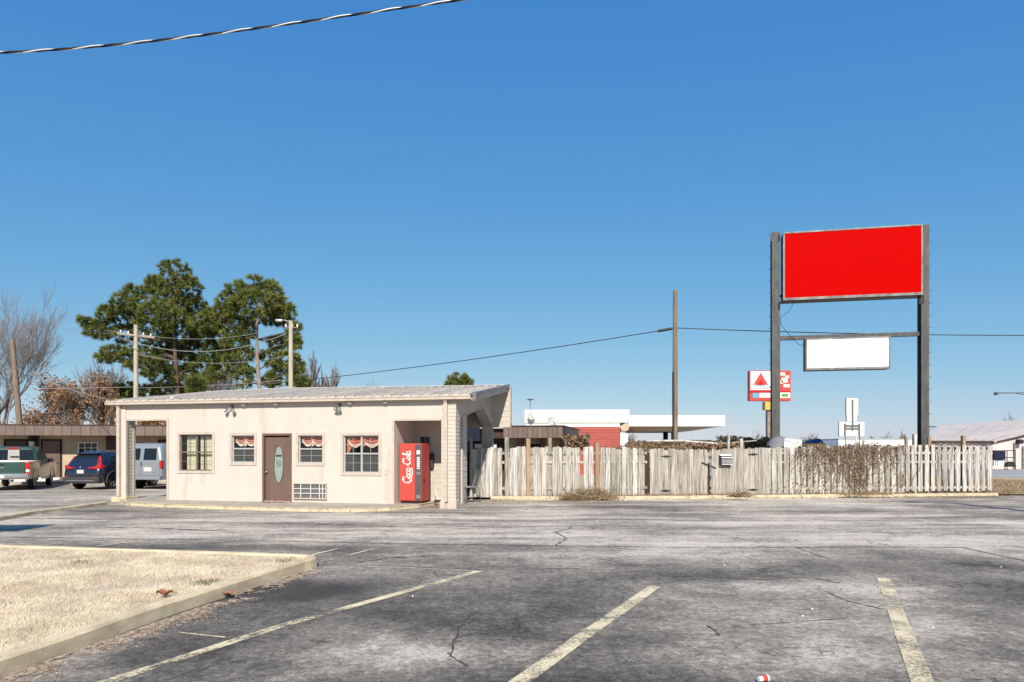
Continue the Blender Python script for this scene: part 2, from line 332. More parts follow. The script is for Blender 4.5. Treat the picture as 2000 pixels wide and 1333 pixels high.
def lot():
    xs = np.concatenate([np.arange(-60, -16, 1.0), np.arange(-16, 22, .085), np.arange(22, 62, 1.0)])
    ys = np.concatenate([np.arange(-12, 4, 1.0), np.arange(4, 13, .06), np.arange(13, 27, .09), np.arange(27, 46, 1.0)])
    X, Y = np.meshgrid(xs, ys)
    # undulation of old resurfacing, streaked along the driving lane, with grey bleached and dark sealed areas
    wobx = X+1.5*fbm(X*.4, Y*.4, 3); woby = Y+1.0*fbm(X*.4+9, Y*.4, 5)
    streak = .5*fbm(wobx*.16, woby*1.5, 11, 6, .62)+.5*fbm(wobx*.35, woby*3.4, 19, 5, .65); blot = fbm(wobx*.55, woby*.55, 23, 6, .6); big = fbm(X*.13, Y*.2, 31, 3)
    lane = 1/(1+np.exp(-(Y-11.0-.05*X)*1.1))
    wear = .55+1.4*(blot-.5)*(1-.45*lane)+lane*(1.5*(streak-.5)+.15)+.5*(big-.5)-.10*(1-lane)
    P = [ # px, py, rx(m), ry(m), amount   survey of bleached (+) and sealed (-) areas
        (620, 1250, 1.0, .55, .22), (830, 1285, 1.1, .45, .36), (960, 1300, .5, .3, .3), (640, 1190, .5, .35, .08), (1450, 1145, 2.0, .4, .34), (1330, 1180, .8, .5, .18),
        (1450, 1200, 1.0, .6, .16), (1560, 1270, 1.2, .5, .22), (1400, 1300, .7, .4, .20), (1600, 1130, 1.5, .5, -.12), (880, 1200, 1.6, .7, -.14), (1000, 1230, .8, .5, -.16), (1100, 1240, .6, .4, -.08),
        (800, 1170, 2.2, .9, -.14), (500, 1180, 1.1, .9, -.18), (420, 1260, .8, .6, -.18), (700, 1140, 1.4, .5, -.16), (330, 1300, .5, .3, -.2), (800, 1092, 2.0, .7, -.20), (1130, 1130, 2.4, .6, -.16), (1480, 1100, 1.8, .5, -.10),
        (1100, 1050, 4.5, .5, .02), (900, 1046, 3, .35, .06), (1300, 1052, 5, .4, .02), (1600, 1055, 4, .4, .0), (1860, 1060, 4, .6, .04), (500, 1040, 4, .6, .08), (250, 1030, 3.5, .6, .08), (700, 1012, 2, .8, .12),
        (1660, 1006, 2.0, .28, .36), (1760, 1008, 1.6, .14, .40), (1440, 994, 1.0, .3, .18), (1060, 1000, 2, .6, .1), (860, 1012, 1.4, .5, .26), (1300, 1004, 4.5, .9, -.20), (1150, 992, 2.0, .5, -.14),
        (1900, 1015, 4, 1.0, -.12), (1900, 985, 4, 1.2, -.16), (1250, 1090, 2.5, .7, .10), (350, 1008, 4, .5, -.04), (150, 1065, 5, .28, -.34), (450, 1072, 2.2, .28, -.38), (560, 1058, 2.5, .18, -.2),
        (1750, 1180, .8, .8, .06), (1900, 1230, 1, .8, -.02), (1960, 1290, .5, .4, -.18), (120, 985, 4, 1.5, -.06), (80, 965, 6, 1.5, -.10), (260, 1000, 2, .5, -.2), (1310, 1270, .5, .5, -.16), (1240, 1290, .4, .3, .14), (980, 1075, 1.2, .3, .08)]
    for px, py, rx, ry, am in P:
        g = gp(px, py); dx = (wobx-.75-g.x)/rx; dy = (woby-.5-g.y)/ry
        wear = wear+(am*.8 if am < 0 else am)*np.exp(-.5*(dx*dx+dy*dy))*(.55+.9*fbm(X*1.3, Y*1.3, 77, 4))
    Z = .02*(fbm(X*.3, Y*.3, 41, 3)-.5)
    far = np.clip((np.hypot(X, Y-5)-25)/5, 0, 1); Z = Z*(1-far)
    verts = np.stack([X, Y, Z], -1).reshape(-1, 3); ny, nx = X.shape
    idx = np.arange(ny*nx).reshape(ny, nx)
    faces = np.stack([idx[:-1, :-1], idx[:-1, 1:], idx[1:, 1:], idx[1:, :-1]], -1).reshape(-1, 4)
    o = npmesh('parking_lot', verts, faces, M['asphalt'], smooth=True, kind='structure')
    at_ = o.data.attributes.new('wear', 'FLOAT', 'POINT'); at_.data.foreach_set('value', wear.astype(np.float32).ravel())
    return xs, ys, Z
LX, LY, LZ = lot()
def lotz(x, y):
    i = min(max(np.searchsorted(LX, x)-1, 0), len(LX)-2); j = min(max(np.searchsorted(LY, y)-1, 0), len(LY)-2)
    return float(max(LZ[j, i], LZ[j, i+1], LZ[j+1, i], LZ[j+1, i+1]))

def ribbon(mb, pts, width, lift, jitter=0, step=.12, wvar=0):
    # follow the ground with a narrow strip
    P = [Vector((p[0], p[1])) for p in pts]; out = []
    for a_, b_ in zip(P[:-1], P[1:]):
        n = max(1, int((b_-a_).length/step))
        for k in range(n): out.append(a_.lerp(b_, k/n))
    out.append(P[-1]); vs = []; off = 0
    for i, p in enumerate(out):
        d = (out[min(i+1, len(out)-1)]-out[max(i-1, 0)]).normalized(); nrm = Vector((-d.y, d.x))
        off = off*.92+random.uniform(-1, 1)*jitter; wd = width*(1+wvar*random.uniform(-1, 1))/2
        for s_ in (1, -1):
            q = p+nrm*(off+s_*wd); vs.append((q.x, q.y, lotz(q.x, q.y)+lift))
    mb.add(vs, [(2*i, 2*i+2, 2*i+3, 2*i+1) for i in range(len(out)-1)]); return mb
def gpl(l): return [gp(*q) for q in l]
# long tar seams and cracks
tm = MB()
ribbon(tm, gpl([(-40, 1050), (300, 1053), (600, 1058), (900, 1064), (1085, 1067), (1300, 1069), (1545, 1069), (1880, 1070)]), .035, .004, .010, wvar=.6)
ribbon(tm, gpl([(1880, 1070), (1935, 1082), (2010, 1098), (2100, 1110)]), .04, .004, .012, wvar=.6)
ribbon(tm, gpl([(60, 1012), (250, 1016), (600, 1024), (950, 1034)]), .03, .004, .012, wvar=.6)
ribbon(tm, gpl([(190, 1030), (350, 1034), (430, 1038)]), .08, .004, .02, wvar=.8)
ribbon(tm, gpl([(1085, 1067), (1105, 1052), (1090, 1040), (1120, 1030)]), .035, .004, .03, .06, wvar=.9)
ribbon(tm, gpl([(610, 1102), (760, 1106), (930, 1113), (1120, 1112), (1280, 1120)]), .016, .004, .008, wvar=.6)
ribbon(tm, gpl([(1290, 1126), (1420, 1130), (1500, 1134), (1580, 1128), (1640, 1140)]), .016, .004, .010, wvar=.8)
ribbon(tm, gpl([(875, 1283), (885, 1260), (900, 1225), (925, 1200)]), .014, .004, .014, .05, wvar=.9)
ribbon(tm, gpl([(875, 1275), (895, 1290), (915, 1300)]), .022, .004, .008, .05, wvar=.9)
ribbon(tm, gpl([(1610, 1155), (1660, 1175), (1730, 1190)]), .016, .004, .014, .06, wvar=.9)
ribbon(tm, gpl([(1380, 1222), (1398, 1232), (1405, 1243)]), .018, .004, .006, .05, wvar=.9)
ribbon(tm, gpl([(1430, 1226), (1560, 1215), (1660, 1208)]), .012, .004, .010, .06, wvar=.9)
ribbon(tm, gpl([(1000, 1245), (1015, 1235), (1000, 1228)]), .012, .004, .006, .05, wvar=.9)
ribbon(tm, gpl([(1550, 1068), (1580, 1080), (1620, 1092)]), .02, .004, .014, .06, wvar=.9)
ribbon(tm, gpl([(700, 1098), (780, 1090), (860, 1085)]), .05, .004, .02, .08, wvar=.9)
ribbon(tm, gpl([(1490, 984), (1680, 990), (1850, 986)]), .03, .004, .014, .08, wvar=.7)
tm.build('tar_seams', M['tar'], kind='structure')
# painted stall lines
for l, wd in (([(160, 1350), (560, 1221), (935, 1117)], .125), ([(1000, 1345), (1130, 1250), (1280, 1146)], .15), ([(1808, 1350), (1768, 1245), (1726, 1131)], .155)):
    ribbon(MB(), gpl(l), wd, .008, 0, .2, wvar=.06).build('stall_line', M['paint'], kind='structure')
for l, wd in (([(607, 1085), (668, 1070)], .06), ([(645, 1094), (740, 1070)], .06), ([(718, 1108), (830, 1112), (935, 1117)], .035), ([(190, 1068), (290, 1055)], .06), ([(80, 1067), (120, 1061)], .06),
              ([(0, 1048), (180, 1052), (420, 1057), (700, 1064)], .035), ([(345, 1237), (440, 1247)], .03)):
    ribbon(MB(), gpl(l), wd, .008, 0, .2, wvar=.06).build('stall_line', M['paint'], kind='structure')

# ------------------------------------------------------------------ kerbs
def kerb(name, pts, width, h, mat_, closed=False, side=1):
    # pts: outer base line (ground); kerb body lies to the left (side=1) of the path; separate stones
    P = [Vector((p[0], p[1])) for p in pts]; n = len(P); nr = []
    for i in range(n):
        d = (P[min(i+1, n-1)]-P[max(i-1, 0)]).normalized(); nr.append(Vector((-d.y, d.x))*side)
    mb = MB()
    prof = [(0, -.03), (.012, h*.82), (.035, h), (width-.02, h), (width, h-.02), (width, -.03)]
    vs = []; m = len(prof)
    for i in range(n):
        for a_, z in prof:
            jj = .006*random.uniform(-1, 1) if 0 < z else 0
            q = P[i]+nr[i]*(a_+jj); vs.append((q.x, q.y, z+jj*.6))
    fs = []
    for i in range(n-1):
        for k in range(m-1):
            f = (i*m+k, (i+1)*m+k, (i+1)*m+k+1, i*m+k+1); fs.append(f if side < 0 else f[::-1])
    mb.add(vs, fs, False)
    mb.add(vs[:m], [tuple(range(m))]); mb.add(vs[-m:], [tuple(range(m-1, -1, -1))])
    return mb.build(name, mat_, kind='structure')
def dens(pts, step):
    out = []
    for a_, b_ in zip(pts[:-1], pts[1:]):
        a_, b_ = Vector(a_[:2]), Vector(b_[:2]); n = max(1, int((b_-a_).length/step))
        out += [a_.lerp(b_, k/n) for k in range(n)]
    return out+[Vector(pts[-1][:2])]
K0 = gp(-200, 1396); K1 = gp(0, 1326); K2 = gp(330, 1204); K3 = gp(596, 1115)
tip = [Vector((K3.x+.06, K3.y+.12)), Vector((K3.x+.09, K3.y+.30)), Vector((K3.x+.02, K3.y+.50)), Vector((K3.x-.16, K3.y+.60))]
back_end = Vector((-16, 12.9))
M['islandkerb'] = mat('worn_ochre_kerb_paint', (.70, .575, .38), (.50, .39, .25), .9, 2.2, (1, 1, 2.5), .8, 45, contrast=(.36, .6), speck=(11, .66, (.30, .24, .16)))
line1 = dens([K0-Vector((.9, 3.5, 0)), K0, K1, K2, K3], .22)+tip
kerb('island_kerb', line1+dens([tip[-1], back_end], .3)[1:], .16, .15, M['islandkerb'], side=1)
# island lawn: soil sheet + blades
poly = [p+Vector((-.10, 0)) for p in line1]+[back_end, Vector((-16, -2))]
inner = [Vector((p.x-.08, p.y)) for p in line1[:-4]]+[Vector((tip[1].x-.15, tip[1].y)), Vector((tip[3].x, tip[3].y-.1)), back_end+Vector((0, -.1)), Vector((-16, 1.2))]
MB().add([(p.x, p.y, .12) for p in inner], [tuple(range(len(inner)))]).build('island_soil', M['dirt'], kind='structure')
def inpoly(x, y, P):
    c = np.zeros(x.shape, bool); n = len(P)
    for i in range(n):
        x1, y1 = P[i].x, P[i].y; x2, y2 = P[(i+1) % n].x, P[(i+1) % n].y
        if y1 == y2: continue
        t = ((y1 > y) != (y2 > y)) & (x < (x2-x1)*(y-y1)/(y2-y1)+x1); c ^= t
    return c
def blades(name, x, y, z0, hmin, hmax, wd, mat_, lean=1.2, **kw):
    n = len(x); h = rng.uniform(hmin, hmax, n); an = rng.uniform(0, 2*PI, n); ln = rng.uniform(.2, lean, n)*h; wa = rng.uniform(0, PI, n)
    b = np.stack([x, y, np.full(n, z0) if np.isscalar(z0) else z0], -1); wv = np.stack([np.cos(wa), np.sin(wa), np.zeros(n)], -1)*wd/2
    tipv = b+np.stack([np.cos(an)*ln, np.sin(an)*ln, h], -1)
    V_ = np.stack([b-wv, b+wv, tipv], 1).reshape(-1, 3); F_ = np.arange(3*n).reshape(-1, 3)
    return npmesh(name, V_, F_, mat_, **kw)
n = 520000; gx = rng.uniform(-13.0, -2.6, n); gy = 4.2+rng.uniform(0, 1, n)**1.35*8.6
k = inpoly(gx, gy, inner) & (gx > -gy*.80-.6); gx, gy = gx[k], gy[k]
dn = fbm(gx*1.1, gy*1.1, 91, 4); keep = rng.random(len(gx)) < np.clip((dn-.30)*4, .25, 1); gx, gy = gx[keep], gy[keep]
blades('lawn', gx, gy, .118, .012, .045, .007, M['straw'], 2.2, label='dry straw-coloured mown grass filling the kerbed island', cat='grass', kind='stuff')
M['grassgreen'] = leafmat('green_grass_tufts', (.16, .19, .07), (.10, .13, .05), 3)
gg = []
for px, py, n_ in ((405, 1140, 220), (555, 1098, 100), (160, 1100, 100), (367, 1131, 50)):
    g = gp(px, py, .12); gg.append(np.stack([rng.normal(g.x, .09, n_), rng.normal(g.y, .09, n_)], -1))
gg = np.concatenate(gg); blades('green_tufts', gg[:, 0], gg[:, 1], .118, .03, .07, .008, M['grassgreen'], 1.0, label='few green weed tufts among the dry lawn', cat='weeds', kind='stuff')
# debris strip along the island kerb
n = 42000; t = rng.random(n); a_ = np.array([K0.x, K0.y]); b_ = np.array([K3.x, K3.y])
dd = np.abs(rng.normal(0, .15, n))*(.35+1.1*vnoise(t*23, t*0, 5)); u_ = (b_-a_)/np.linalg.norm(b_-a_); nrm = np.array([u_[1], -u_[0]])
pt = a_+t[:, None]*(b_-a_)+nrm*(dd[:, None]+.0); kk = fbm(pt[:, 0]*6, pt[:, 1]*6, 201, 3) > .38
M['litter'] = leafmat('crumbled_leaves', (.60, .50, .40), (.26, .18, .12), 18, .1)
blades('leaf_litter', pt[kk, 0], pt[kk, 1], np.full(int(kk.sum()), .005), .001, .010, .010, M['litter'], 6, label='straw and crumbled leaves swept along the island kerb foot', cat='litter', kind='stuff')

# fence kerb, left drive kerb, office pad
FKL = gp(958, 977); FKR = gp(1944, 970)
kerb('fence_kerb', dens([FKL, gp(1200, 977), gp(1480, 974), FKR], .4)+[Vector((FKR.x+.3, FKR.y+.25))], .17, .12, M['cream_kerb'], side=1)
kerb('drive_kerb', dens([gp(-120, 1031), gp(0, 1018), gp(70, 1005), gp(150, 995), gp(212, 986)], .4), .22, .10, M['cream_kerb'], side=1)
def padpoly():
    fr = [(232, 981), (246, 988), (330, 992), (450, 996), (600, 1000), (690, 1001), (760, 998), (820, 992), (866, 984), (905, 978), (960, 975)]
    return [Vector(gp(*q)[:2]) for q in fr]
PF = dens(padpoly(), .4); back = [Vector((2.2, 25.0)), Vector((-1.5, 27.5)), Vector((OX+UX*-2.1+VX*1.2, OY+UY*-2.1+VY*1.2))]
pp = [Vector((p.x, p.y)) for p in PF]+back
MB().add([(p.x, p.y, .097) for p in pp], [tuple(range(len(pp)))]).build('walkway', M['concrete'], kind='structure')
kerb('walkway_kerb', PF[:-3], .14, .104, M['cream_kerb'], side=1)
# ground behind the fence and the verge on the right
q = [(FKL.x+.1, FKL.y+.16, .06), (FKR.x, FKR.y+.16, .06), (FKR.x+.4, FKR.y+.5, .05), (60, 26.6, .05), (60, 39, .05), (2.5, 46, .05), (0.6, 26, .06)]
MB().add(q, [tuple(range(len(q)))]).build('verge', M['drygrass'], kind='structure')
n = 14000; x = rng.uniform(FKR.x+.2, FKR.x+12, n); y = rng.uniform(25.6, 37, n); k = y > FKR.y+.3+(x-FKR.x)*.02
blades('verge_grass', x[k], y[k], .05, .03, .22, .03, M['brush'], 1.5, label='tufts of long dry grass on the verge right of the fence', cat='grass', kind='stuff')
rd = [(10, 39.5, .02), (170, 34, .02), (230, 92, .02), (10, 100, .02)]
MB().add(rd, [(0, 1, 2, 3)]).build('road', M['road'], kind='structure')
MB().add([(10, 46.6, .026), (140, 44.2, .026), (140, 44.6, .026), (10, 47.0, .026)], [(0, 1, 2, 3)]).build('road_edge_line', M['roadpaint'], kind='structure')

# ------------------------------------------------------------------ office building (local frame u,v,z)
B = empty('office_building', (OX, OY, 0), -TH, 'single-storey cream office with ribbed metal roof, oval-glass door and five openings', 'building')
U0, U1 = bu(228), bu(890); ZB = .097; ZT = 3.30; WT = .14
def rect_holes(mb, u0, u1, z0, z1, holes, v0, v1):
    us = sorted({u0, u1, *[h[0] for h in holes], *[h[1] for h in holes]})
    for a_, b_ in zip(us[:-1], us[1:]):
        m_ = (a_+b_)/2; hs = sorted([(h[2], h[3]) for h in holes if h[0] < m_ < h[1]]); z = z0
        for h0, h1 in hs:
            if h0 > z+1e-4: mb.box(a_, b_, v0, v1, z, h0)
            z = max(z, h1)
        if z1 > z+1e-4: mb.box(a_, b_, v0, v1, z, z1)
def opening(x0, x1, y0, y1):
    xm = (x0+x1)/2; return (bu(x0), bu(x1), bz(xm, y1), bz(xm, y0))
portal = (bu(246.5), bu(326), -.1, bz(292, 822)); alcove = (bu(770.5), bu(862), -.1, bz(815, 822))
w1 = opening(351, 415, 849, 920); w2 = opening(453, 497, 851, 904); w3 = opening(583, 630, 851, 905); w4 = opening(671, 740, 851, 924)
dr = opening(513, 570, 847, 978); dr = (dr[0], dr[1], ZB-.2, dr[3]); ac = opening(575, 638, 946, 973)
holes = [portal, w1, w2, dr, w3, w4, alcove, ac]
mb = MB(); rect_holes(mb, U0+.1, U1-.005, ZB-.12, ZT+.04, holes, 0, WT)
wall = mb.build('front_wall', M['wall'], B)
# sheet seams on the wall (thin battens)
zs = bz(540, 830)
for k_, (a_, b_, z0, z1) in enumerate(((bu(560), bu(700), zs, zs+.012), (bu(332), bu(440), zs-.01, zs), (bu(392), bu(392)+.012, ZB, w1[2]-.1), (bu(553), bu(553)+.01, dr[3]+.1, zs))):
    MB().box(a_, b_, -.003, .005, z0, z1).build('wall_batten', M['wall'], B)
# trims round portal and alcove
def casing(mb, o_, t_, d_, sill=False, bottom=True):
    u0, u1, z0, z1 = o_
    mb.box(u0-t_, u0, -d_, .01, z0-(t_ if bottom else 0), z1+t_); mb.box(u1, u1+t_, -d_, .01, z0-(t_ if bottom else 0), z1+t_)
    mb.box(u0, u1, -d_, .01, z1, z1+t_)
    if bottom: mb.box(u0, u1, -d_, .01, z0-t_, z0)
for o_ in (portal, alcove):
    mb = MB(); u0, u1, z0, z1 = o_
    mb.box(u1, u1+.08, -.022, .01, ZB, z1+.08) if o_ is portal else mb.box(u0-.08, u0, -.022, .01, ZB, z1+.06)
    mb.box(u0, u1, -.02, .01, z1, z1+.06); mb.build('opening_trim', M['trim'], B)
def laps(mb, poly, z0, z1, pitch, fn, proud=.014, th=.006):
    # clapboard courses over a polygon given as (a, z); fn(a, d, z) -> local xyz with d outward
    z = z0
    def ext(zz):
        xs = []; n_ = len(poly)
        for i in range(n_):
            (x1, y1), (x2, y2) = poly[i], poly[(i+1) % n_]
            if (y1 > zz) != (y2 > zz): xs.append(x1+(x2-x1)*(zz-y1)/(y2-y1))
        return sorted(xs)
    while z < z1-1e-4:
        zt = min(z+pitch, z1); e0 = ext(z+1e-3); e1 = ext(zt-1e-3)
        if len(e0) == len(e1) or not e1 or not e0:
            if not e1: e1 = e0
            if not e0: e0 = e1
            for i in range(0, len(e0)-1, 2):
                a0, b0, a1, b1 = e0[i], e0[i+1], e1[i], e1[i+1]
                mb.add([fn(a0, proud, z), fn(b0, proud, z), fn(b1, .002, zt), fn(a1, .002, zt), fn(a0, 0, z), fn(b0, 0, z)], [(0, 1, 2, 3), (0, 4, 5, 1)])
        z = zt
# left pier: plain front with downspout, siding return facing right
pu0, pu1 = bu(229), bu(246.5); pd = .33
MB().box(pu0, pu1, -.03, pd, ZB, ZT).build('pier', M['wall'], B)
mb = MB(); laps(mb, [(0, ZB), (pd, ZB), (pd, 2.72), (0, 2.72)], ZB+.1, 2.72, .115, lambda a_, d, z: (pu1+.004+d, a_, z)); mb.build('siding', M['siding'], B)
MB().box(pu1-.001, pu1+.03, -.035, .06, ZB, 2.72).box(pu1+.001, pu1+.035, pd-.05, pd+.04, ZB, 2.74).build('corner_board', M['trim'], B)
MB().box(pu0-.1, pu1+.12, -.16, pd+.08, -.02, ZB+.08).build('pier_base', M['cream_kerb'], B, bevel=.02)
def downspout(u):
    mb = MB(); mb.box(u-.055, u+.055, -.13, -.034, ZB+.09, 3.12)
    mb.hexa([(u-.055, -.13, 3.12), (u+.055, -.13, 3.12), (u+.055, -.034, 3.12), (u-.055, -.034, 3.12)], [(u-.055, -.18, 3.24), (u+.055, -.18, 3.24), (u+.055, -.10, 3.24), (u-.055, -.10, 3.24)])
    mb.build('downspout', M['trim'], B, bevel=.01)
downspout(bu(235.5)); downspout(bu(872))
# right column with siding on front and right faces
cu0, cu1 = bu(863.5), bu(890); cv1 = .38
MB().box(cu0, cu1, -.02, cv1, ZB, ZT).build('column', M['wall'], B)
mb = MB(); laps(mb, [(cu0, ZB), (cu1, ZB), (cu1, ZT), (cu0, ZT)], ZB+.1, ZT-.02, .115, lambda a_, d, z: (a_, -.022-d, z))
laps(mb, [(-.02, ZB), (cv1, ZB), (cv1, ZT), (-.02, ZT)], ZB+.1, ZT-.02, .115, lambda a_, d, z: (cu1+.002+d, a_, z)); mb.build('siding', M['siding'], B)
MB().box(cu1-.02, cu1+.022, -.045, .005, ZB, ZT).build('corner_board', M['trim'], B)
MB().box(cu0-.03, cu0+.13, -.16, .0, -.02, ZB+.12).box(cu0+.22, cu1+.07, -.17, .12, -.02, ZB+.14).box(cu0-.02, cu1+.05, -.10, .45, -.02, ZB+.05).build('column_base', M['trim'], B, bevel=.02)
# alcove
au0, au1 = alcove[0], 9.50; av = 1.62
MB().box(au0-.12, au0, WT, av, ZB-.1, ZT+.1).build('alcove_side_wall', M['wall'], B)
MB().box(au0-.12, au1, av, av+.12, ZB-.1, ZT+.25).build('alcove_back_wall', M['wall'], B)
mb = MB(); laps(mb, [(au0, ZB), (au1, ZB), (au1, 2.75), (au0, 2.75)], ZB, 2.75, .19, lambda a_, d, z: (a_, av-.002-d, z), .01); mb.build('siding', M['siding'], B)
MB().box(au0, cu0+.1, WT+.01, av-.02, alcove[3]+.10, alcove[3]+.14).build('alcove_ceiling', M['siding'], B)
for (x0, x1, y0, y1) in ((784, 803, 851, 868), (823, 840, 854, 870)):
    a0, a1 = bu(x0, av), bu(x1, av); z0, z1 = bz(x0, y1, av)-.05, bz(x0, y0, av)
    f_ = MB().box(a0-.04, a1+.04, av-.05, av-.012, z0-.04, z1+.04).build('window', M['greyframe'], B)
    mb = MB(); mm = (a0+a1)/2
    mb.box(a0, mm-.012, av-.058, av-.052, z0, z1); mb.box(mm+.012, a1, av-.058, av-.052, z0, z1); mb.build('pane', M['carglass'], f_)
a0 = bu(848.5, av)
MB().box(a0-.14, a0+.0, av-.16, av-.014, bz(848, 913, av), bz(848, 886, av)).build('meter_box', M['plastic'], B)
# side wall of the room behind the alcove and side-door
MB().box(au1, au1+.1, av-.02, 2.1, ZB-.1, 3.55).build('side_wall', M['siding'], B)
mb = MB(); laps(mb, [(av, ZB), (2.1, ZB), (2.1, 3.5), (av, 3.5)], ZB, 3.5, .19, lambda a_, d, z: (au1+.102+d, a_, z), .01); mb.build('siding', M['siding'], B)
# gable screen: spandrel with arch and tapered rear column
MG = .1463; ze = 3.33
def rz_(v): return ze+MG*(v+.3)
gpoly = [(cv1, 2.69), (cv1, rz_(cv1)-.09), (4.44, rz_(4.44)-.09), (4.46, 3.6), (4.86, ZB), (4.36, ZB), (4.36, 2.60), (3.21, 3.18)]
MB().prism([(U1-.36, v, z) for v, z in gpoly], (.355, 0, 0)).build('gable_screen', M['siding'], B)
mb = MB(); laps(mb, gpoly, ZB, rz_(4.44)-.1, .115, lambda a_, d, z: (U1-.003+d, a_, z), .013); mb.build('siding', M['siding'], B)
mb = MB()
for (v0, z0), (v1, z1) in (((cv1, 2.69), (3.21, 3.18)), ((3.21, 3.18), (4.36, 2.60)), ((4.36, 2.60), (4.36, ZB))):
    mb.hexa([(U1-.01, v0, z0), (U1+.016, v0, z0), (U1+.016, v1, z1), (U1-.01, v1, z1)], [(U1-.01, v0, z0+.05), (U1+.016, v0, z0+.05), (U1+.016, v1+(.05 if v1 == v0 else 0), z1+.05), (U1-.01, v1+(.05 if v1 == v0 else 0), z1+.05)])
mb.build('arch_trim', M['trim'], B)
# rear wing wall (siding) rising to the roof
rv = 4.46; ru1 = 10.52
MB().box(7.9, ru1, rv, rv+.14, 2.55, rz_(rv)-.05).build('wing_wall', M['siding'], B)
mb = MB(); laps(mb, [(8.0, 2.55), (ru1, 2.55), (ru1, rz_(rv)-.04), (8.0, rz_(rv)-.04)], 2.55, rz_(rv)-.04, .19, lambda a_, d, z: (a_, rv-.002-d, z), .012)
mb.build('siding', M['siding'], B); MB().box(ru1-.01, ru1+.03, rv-.02, rv+.16, 2.55, rz_(rv)-.03).build('corner_board', M['trim'], B)
# room shell
RB = 4.25
MB().box(0.0, .12, WT, RB, ZB-.1, ZT+.2).build('side_wall', M['wall'], B)
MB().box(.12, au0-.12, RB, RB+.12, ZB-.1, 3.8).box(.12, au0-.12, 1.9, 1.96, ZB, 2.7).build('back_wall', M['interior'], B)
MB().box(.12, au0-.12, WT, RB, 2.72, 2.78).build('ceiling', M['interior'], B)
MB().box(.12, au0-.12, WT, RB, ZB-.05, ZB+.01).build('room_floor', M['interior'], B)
# roof panels (each with its rib), rafters soffit
uL0, uR = -2.2, 10.43
def vback(u):
    if u < -1.56: return -.3+(u-uL0)/(-1.56-uL0)*4.4
    if u < .8: return 4.1+(u+1.56)/2.36*1.6
    return 5.7-(u-.8)/(uR-.8)*1.3
M['rib'] = mat('dirty_roof_rib', (.58, .52, .455), (.42, .375, .325), .7, 4, (1, .6, 1), .05, rnd=.15)
u = uL0; pw = .305
while u < uR-.02:
    u2 = min(u+pw, uR); b0, b1 = max(vback(u), -.25), max(vback(u2), -.25); mb = MB(); v0 = -.11
    mb.hexa([(u, v0, rz_(v0)), (u2, v0, rz_(v0)), (u2, b1, rz_(b1)), (u, b0, rz_(b0))], [(u, v0, rz_(v0)+.012), (u2, v0, rz_(v0)+.012), (u2, b1, rz_(b1)+.012), (u, b0, rz_(b0)+.012)])
    r0, r1 = u+.006, u+.054; bb = max(b0, -.2); h = .045; rm_ = MB()
    rm_.hexa([(r0, v0-.01, rz_(v0)+.011), (r1, v0-.01, rz_(v0)+.011), (r1, bb, rz_(bb)+.011), (r0, bb, rz_(bb)+.011)],
            [(r0+.01, v0-.01, rz_(v0)+.011+h), (r1-.01, v0-.01, rz_(v0)+.011+h), (r1-.01, bb, rz_(bb)+.011+h), (r0+.01, bb, rz_(bb)+.011+h)])
    for q in (.125, .215):
        mb.box(0, 0, 0, 0, 0, 0) if False else None
        if u+q+.012 < u2:
            mb.hexa([(u+q, v0, rz_(v0)+.011), (u+q+.014, v0, rz_(v0)+.011), (u+q+.014, bb, rz_(bb)+.011), (u+q, bb, rz_(bb)+.011)],
                    [(u+q+.003, v0, rz_(v0)+.021), (u+q+.011, v0, rz_(v0)+.021), (u+q+.011, bb, rz_(bb)+.021), (u+q+.003, bb, rz_(bb)+.021)])
    mb.build('roof_panel', M['roof'], B); rm_.build('roof_rib', M['rib'], B)
    MB().box(u+.005, u+.045, v0-.012, v0-.006, rz_(v0)-.012, rz_(v0)+.03).build('rib_closure', M['darksteel'], B)
    u = u2
# ridge flashing
mb = MB(); pts = [(-1.56, 4.1), (.8, 5.7), (uR, 4.4)]
for (a0, b0), (a1, b1) in zip(pts[:-1], pts[1:]):
    mb.hexa([(a0, b0-.14, rz_(b0)+.035), (a1, b1-.14, rz_(b1)+.035), (a1, b1+.03, rz_(b1)+.0), (a0, b0+.03, rz_(b0)+.0)], [(a0, b0-.14, rz_(b0)+.042), (a1, b1-.14, rz_(b1)+.042), (a1, b1+.03, rz_(b1)+.05), (a0, b0+.03, rz_(b0)+.05)])
mb.build('ridge_flashing', M['white'], B)
# gutter, rake fascia, soffit
mb = MB(); mb.box(uL0-.03, uR-.05, -.21, -.105, 3.225, 3.335); mb.box(uL0-.03, uR-.05, -.225, -.20, 3.305, 3.35); mb.build('gutter', M['trim'], B, bevel=.006)
mb = MB()
mb.hexa([(uR, -.11, rz_(-.11)-.19), (uR+.04, -.11, rz_(-.11)-.19), (uR+.04, 4.4, rz_(4.4)-.19), (uR, 4.4, rz_(4.4)-.19)], [(uR, -.11, rz_(-.11)-.012), (uR+.04, -.11, rz_(-.11)-.012), (uR+.04, 4.4, rz_(4.4)-.012), (uR, 4.4, rz_(4.4)-.012)])
mb.build('rake_board', M['trim'], B)
mb = MB()
mb.hexa([(uR-.06, -.20, rz_(-.20)+.0), (uR+.11, -.20, rz_(-.20)+.0), (uR+.11, 4.42, rz_(4.42)+.0), (uR-.06, 4.42, rz_(4.42)+.0)], [(uR-.06, -.20, rz_(-.20)+.06), (uR+.11, -.20, rz_(-.20)+.06), (uR+.11, 4.42, rz_(4.42)+.06), (uR-.06, 4.42, rz_(4.42)+.06)])
mb.box(uR+.0, uR+.1, -.20, -.115, 3.17, 3.34)
mb.build('rake_flashing', M['frame'], B)
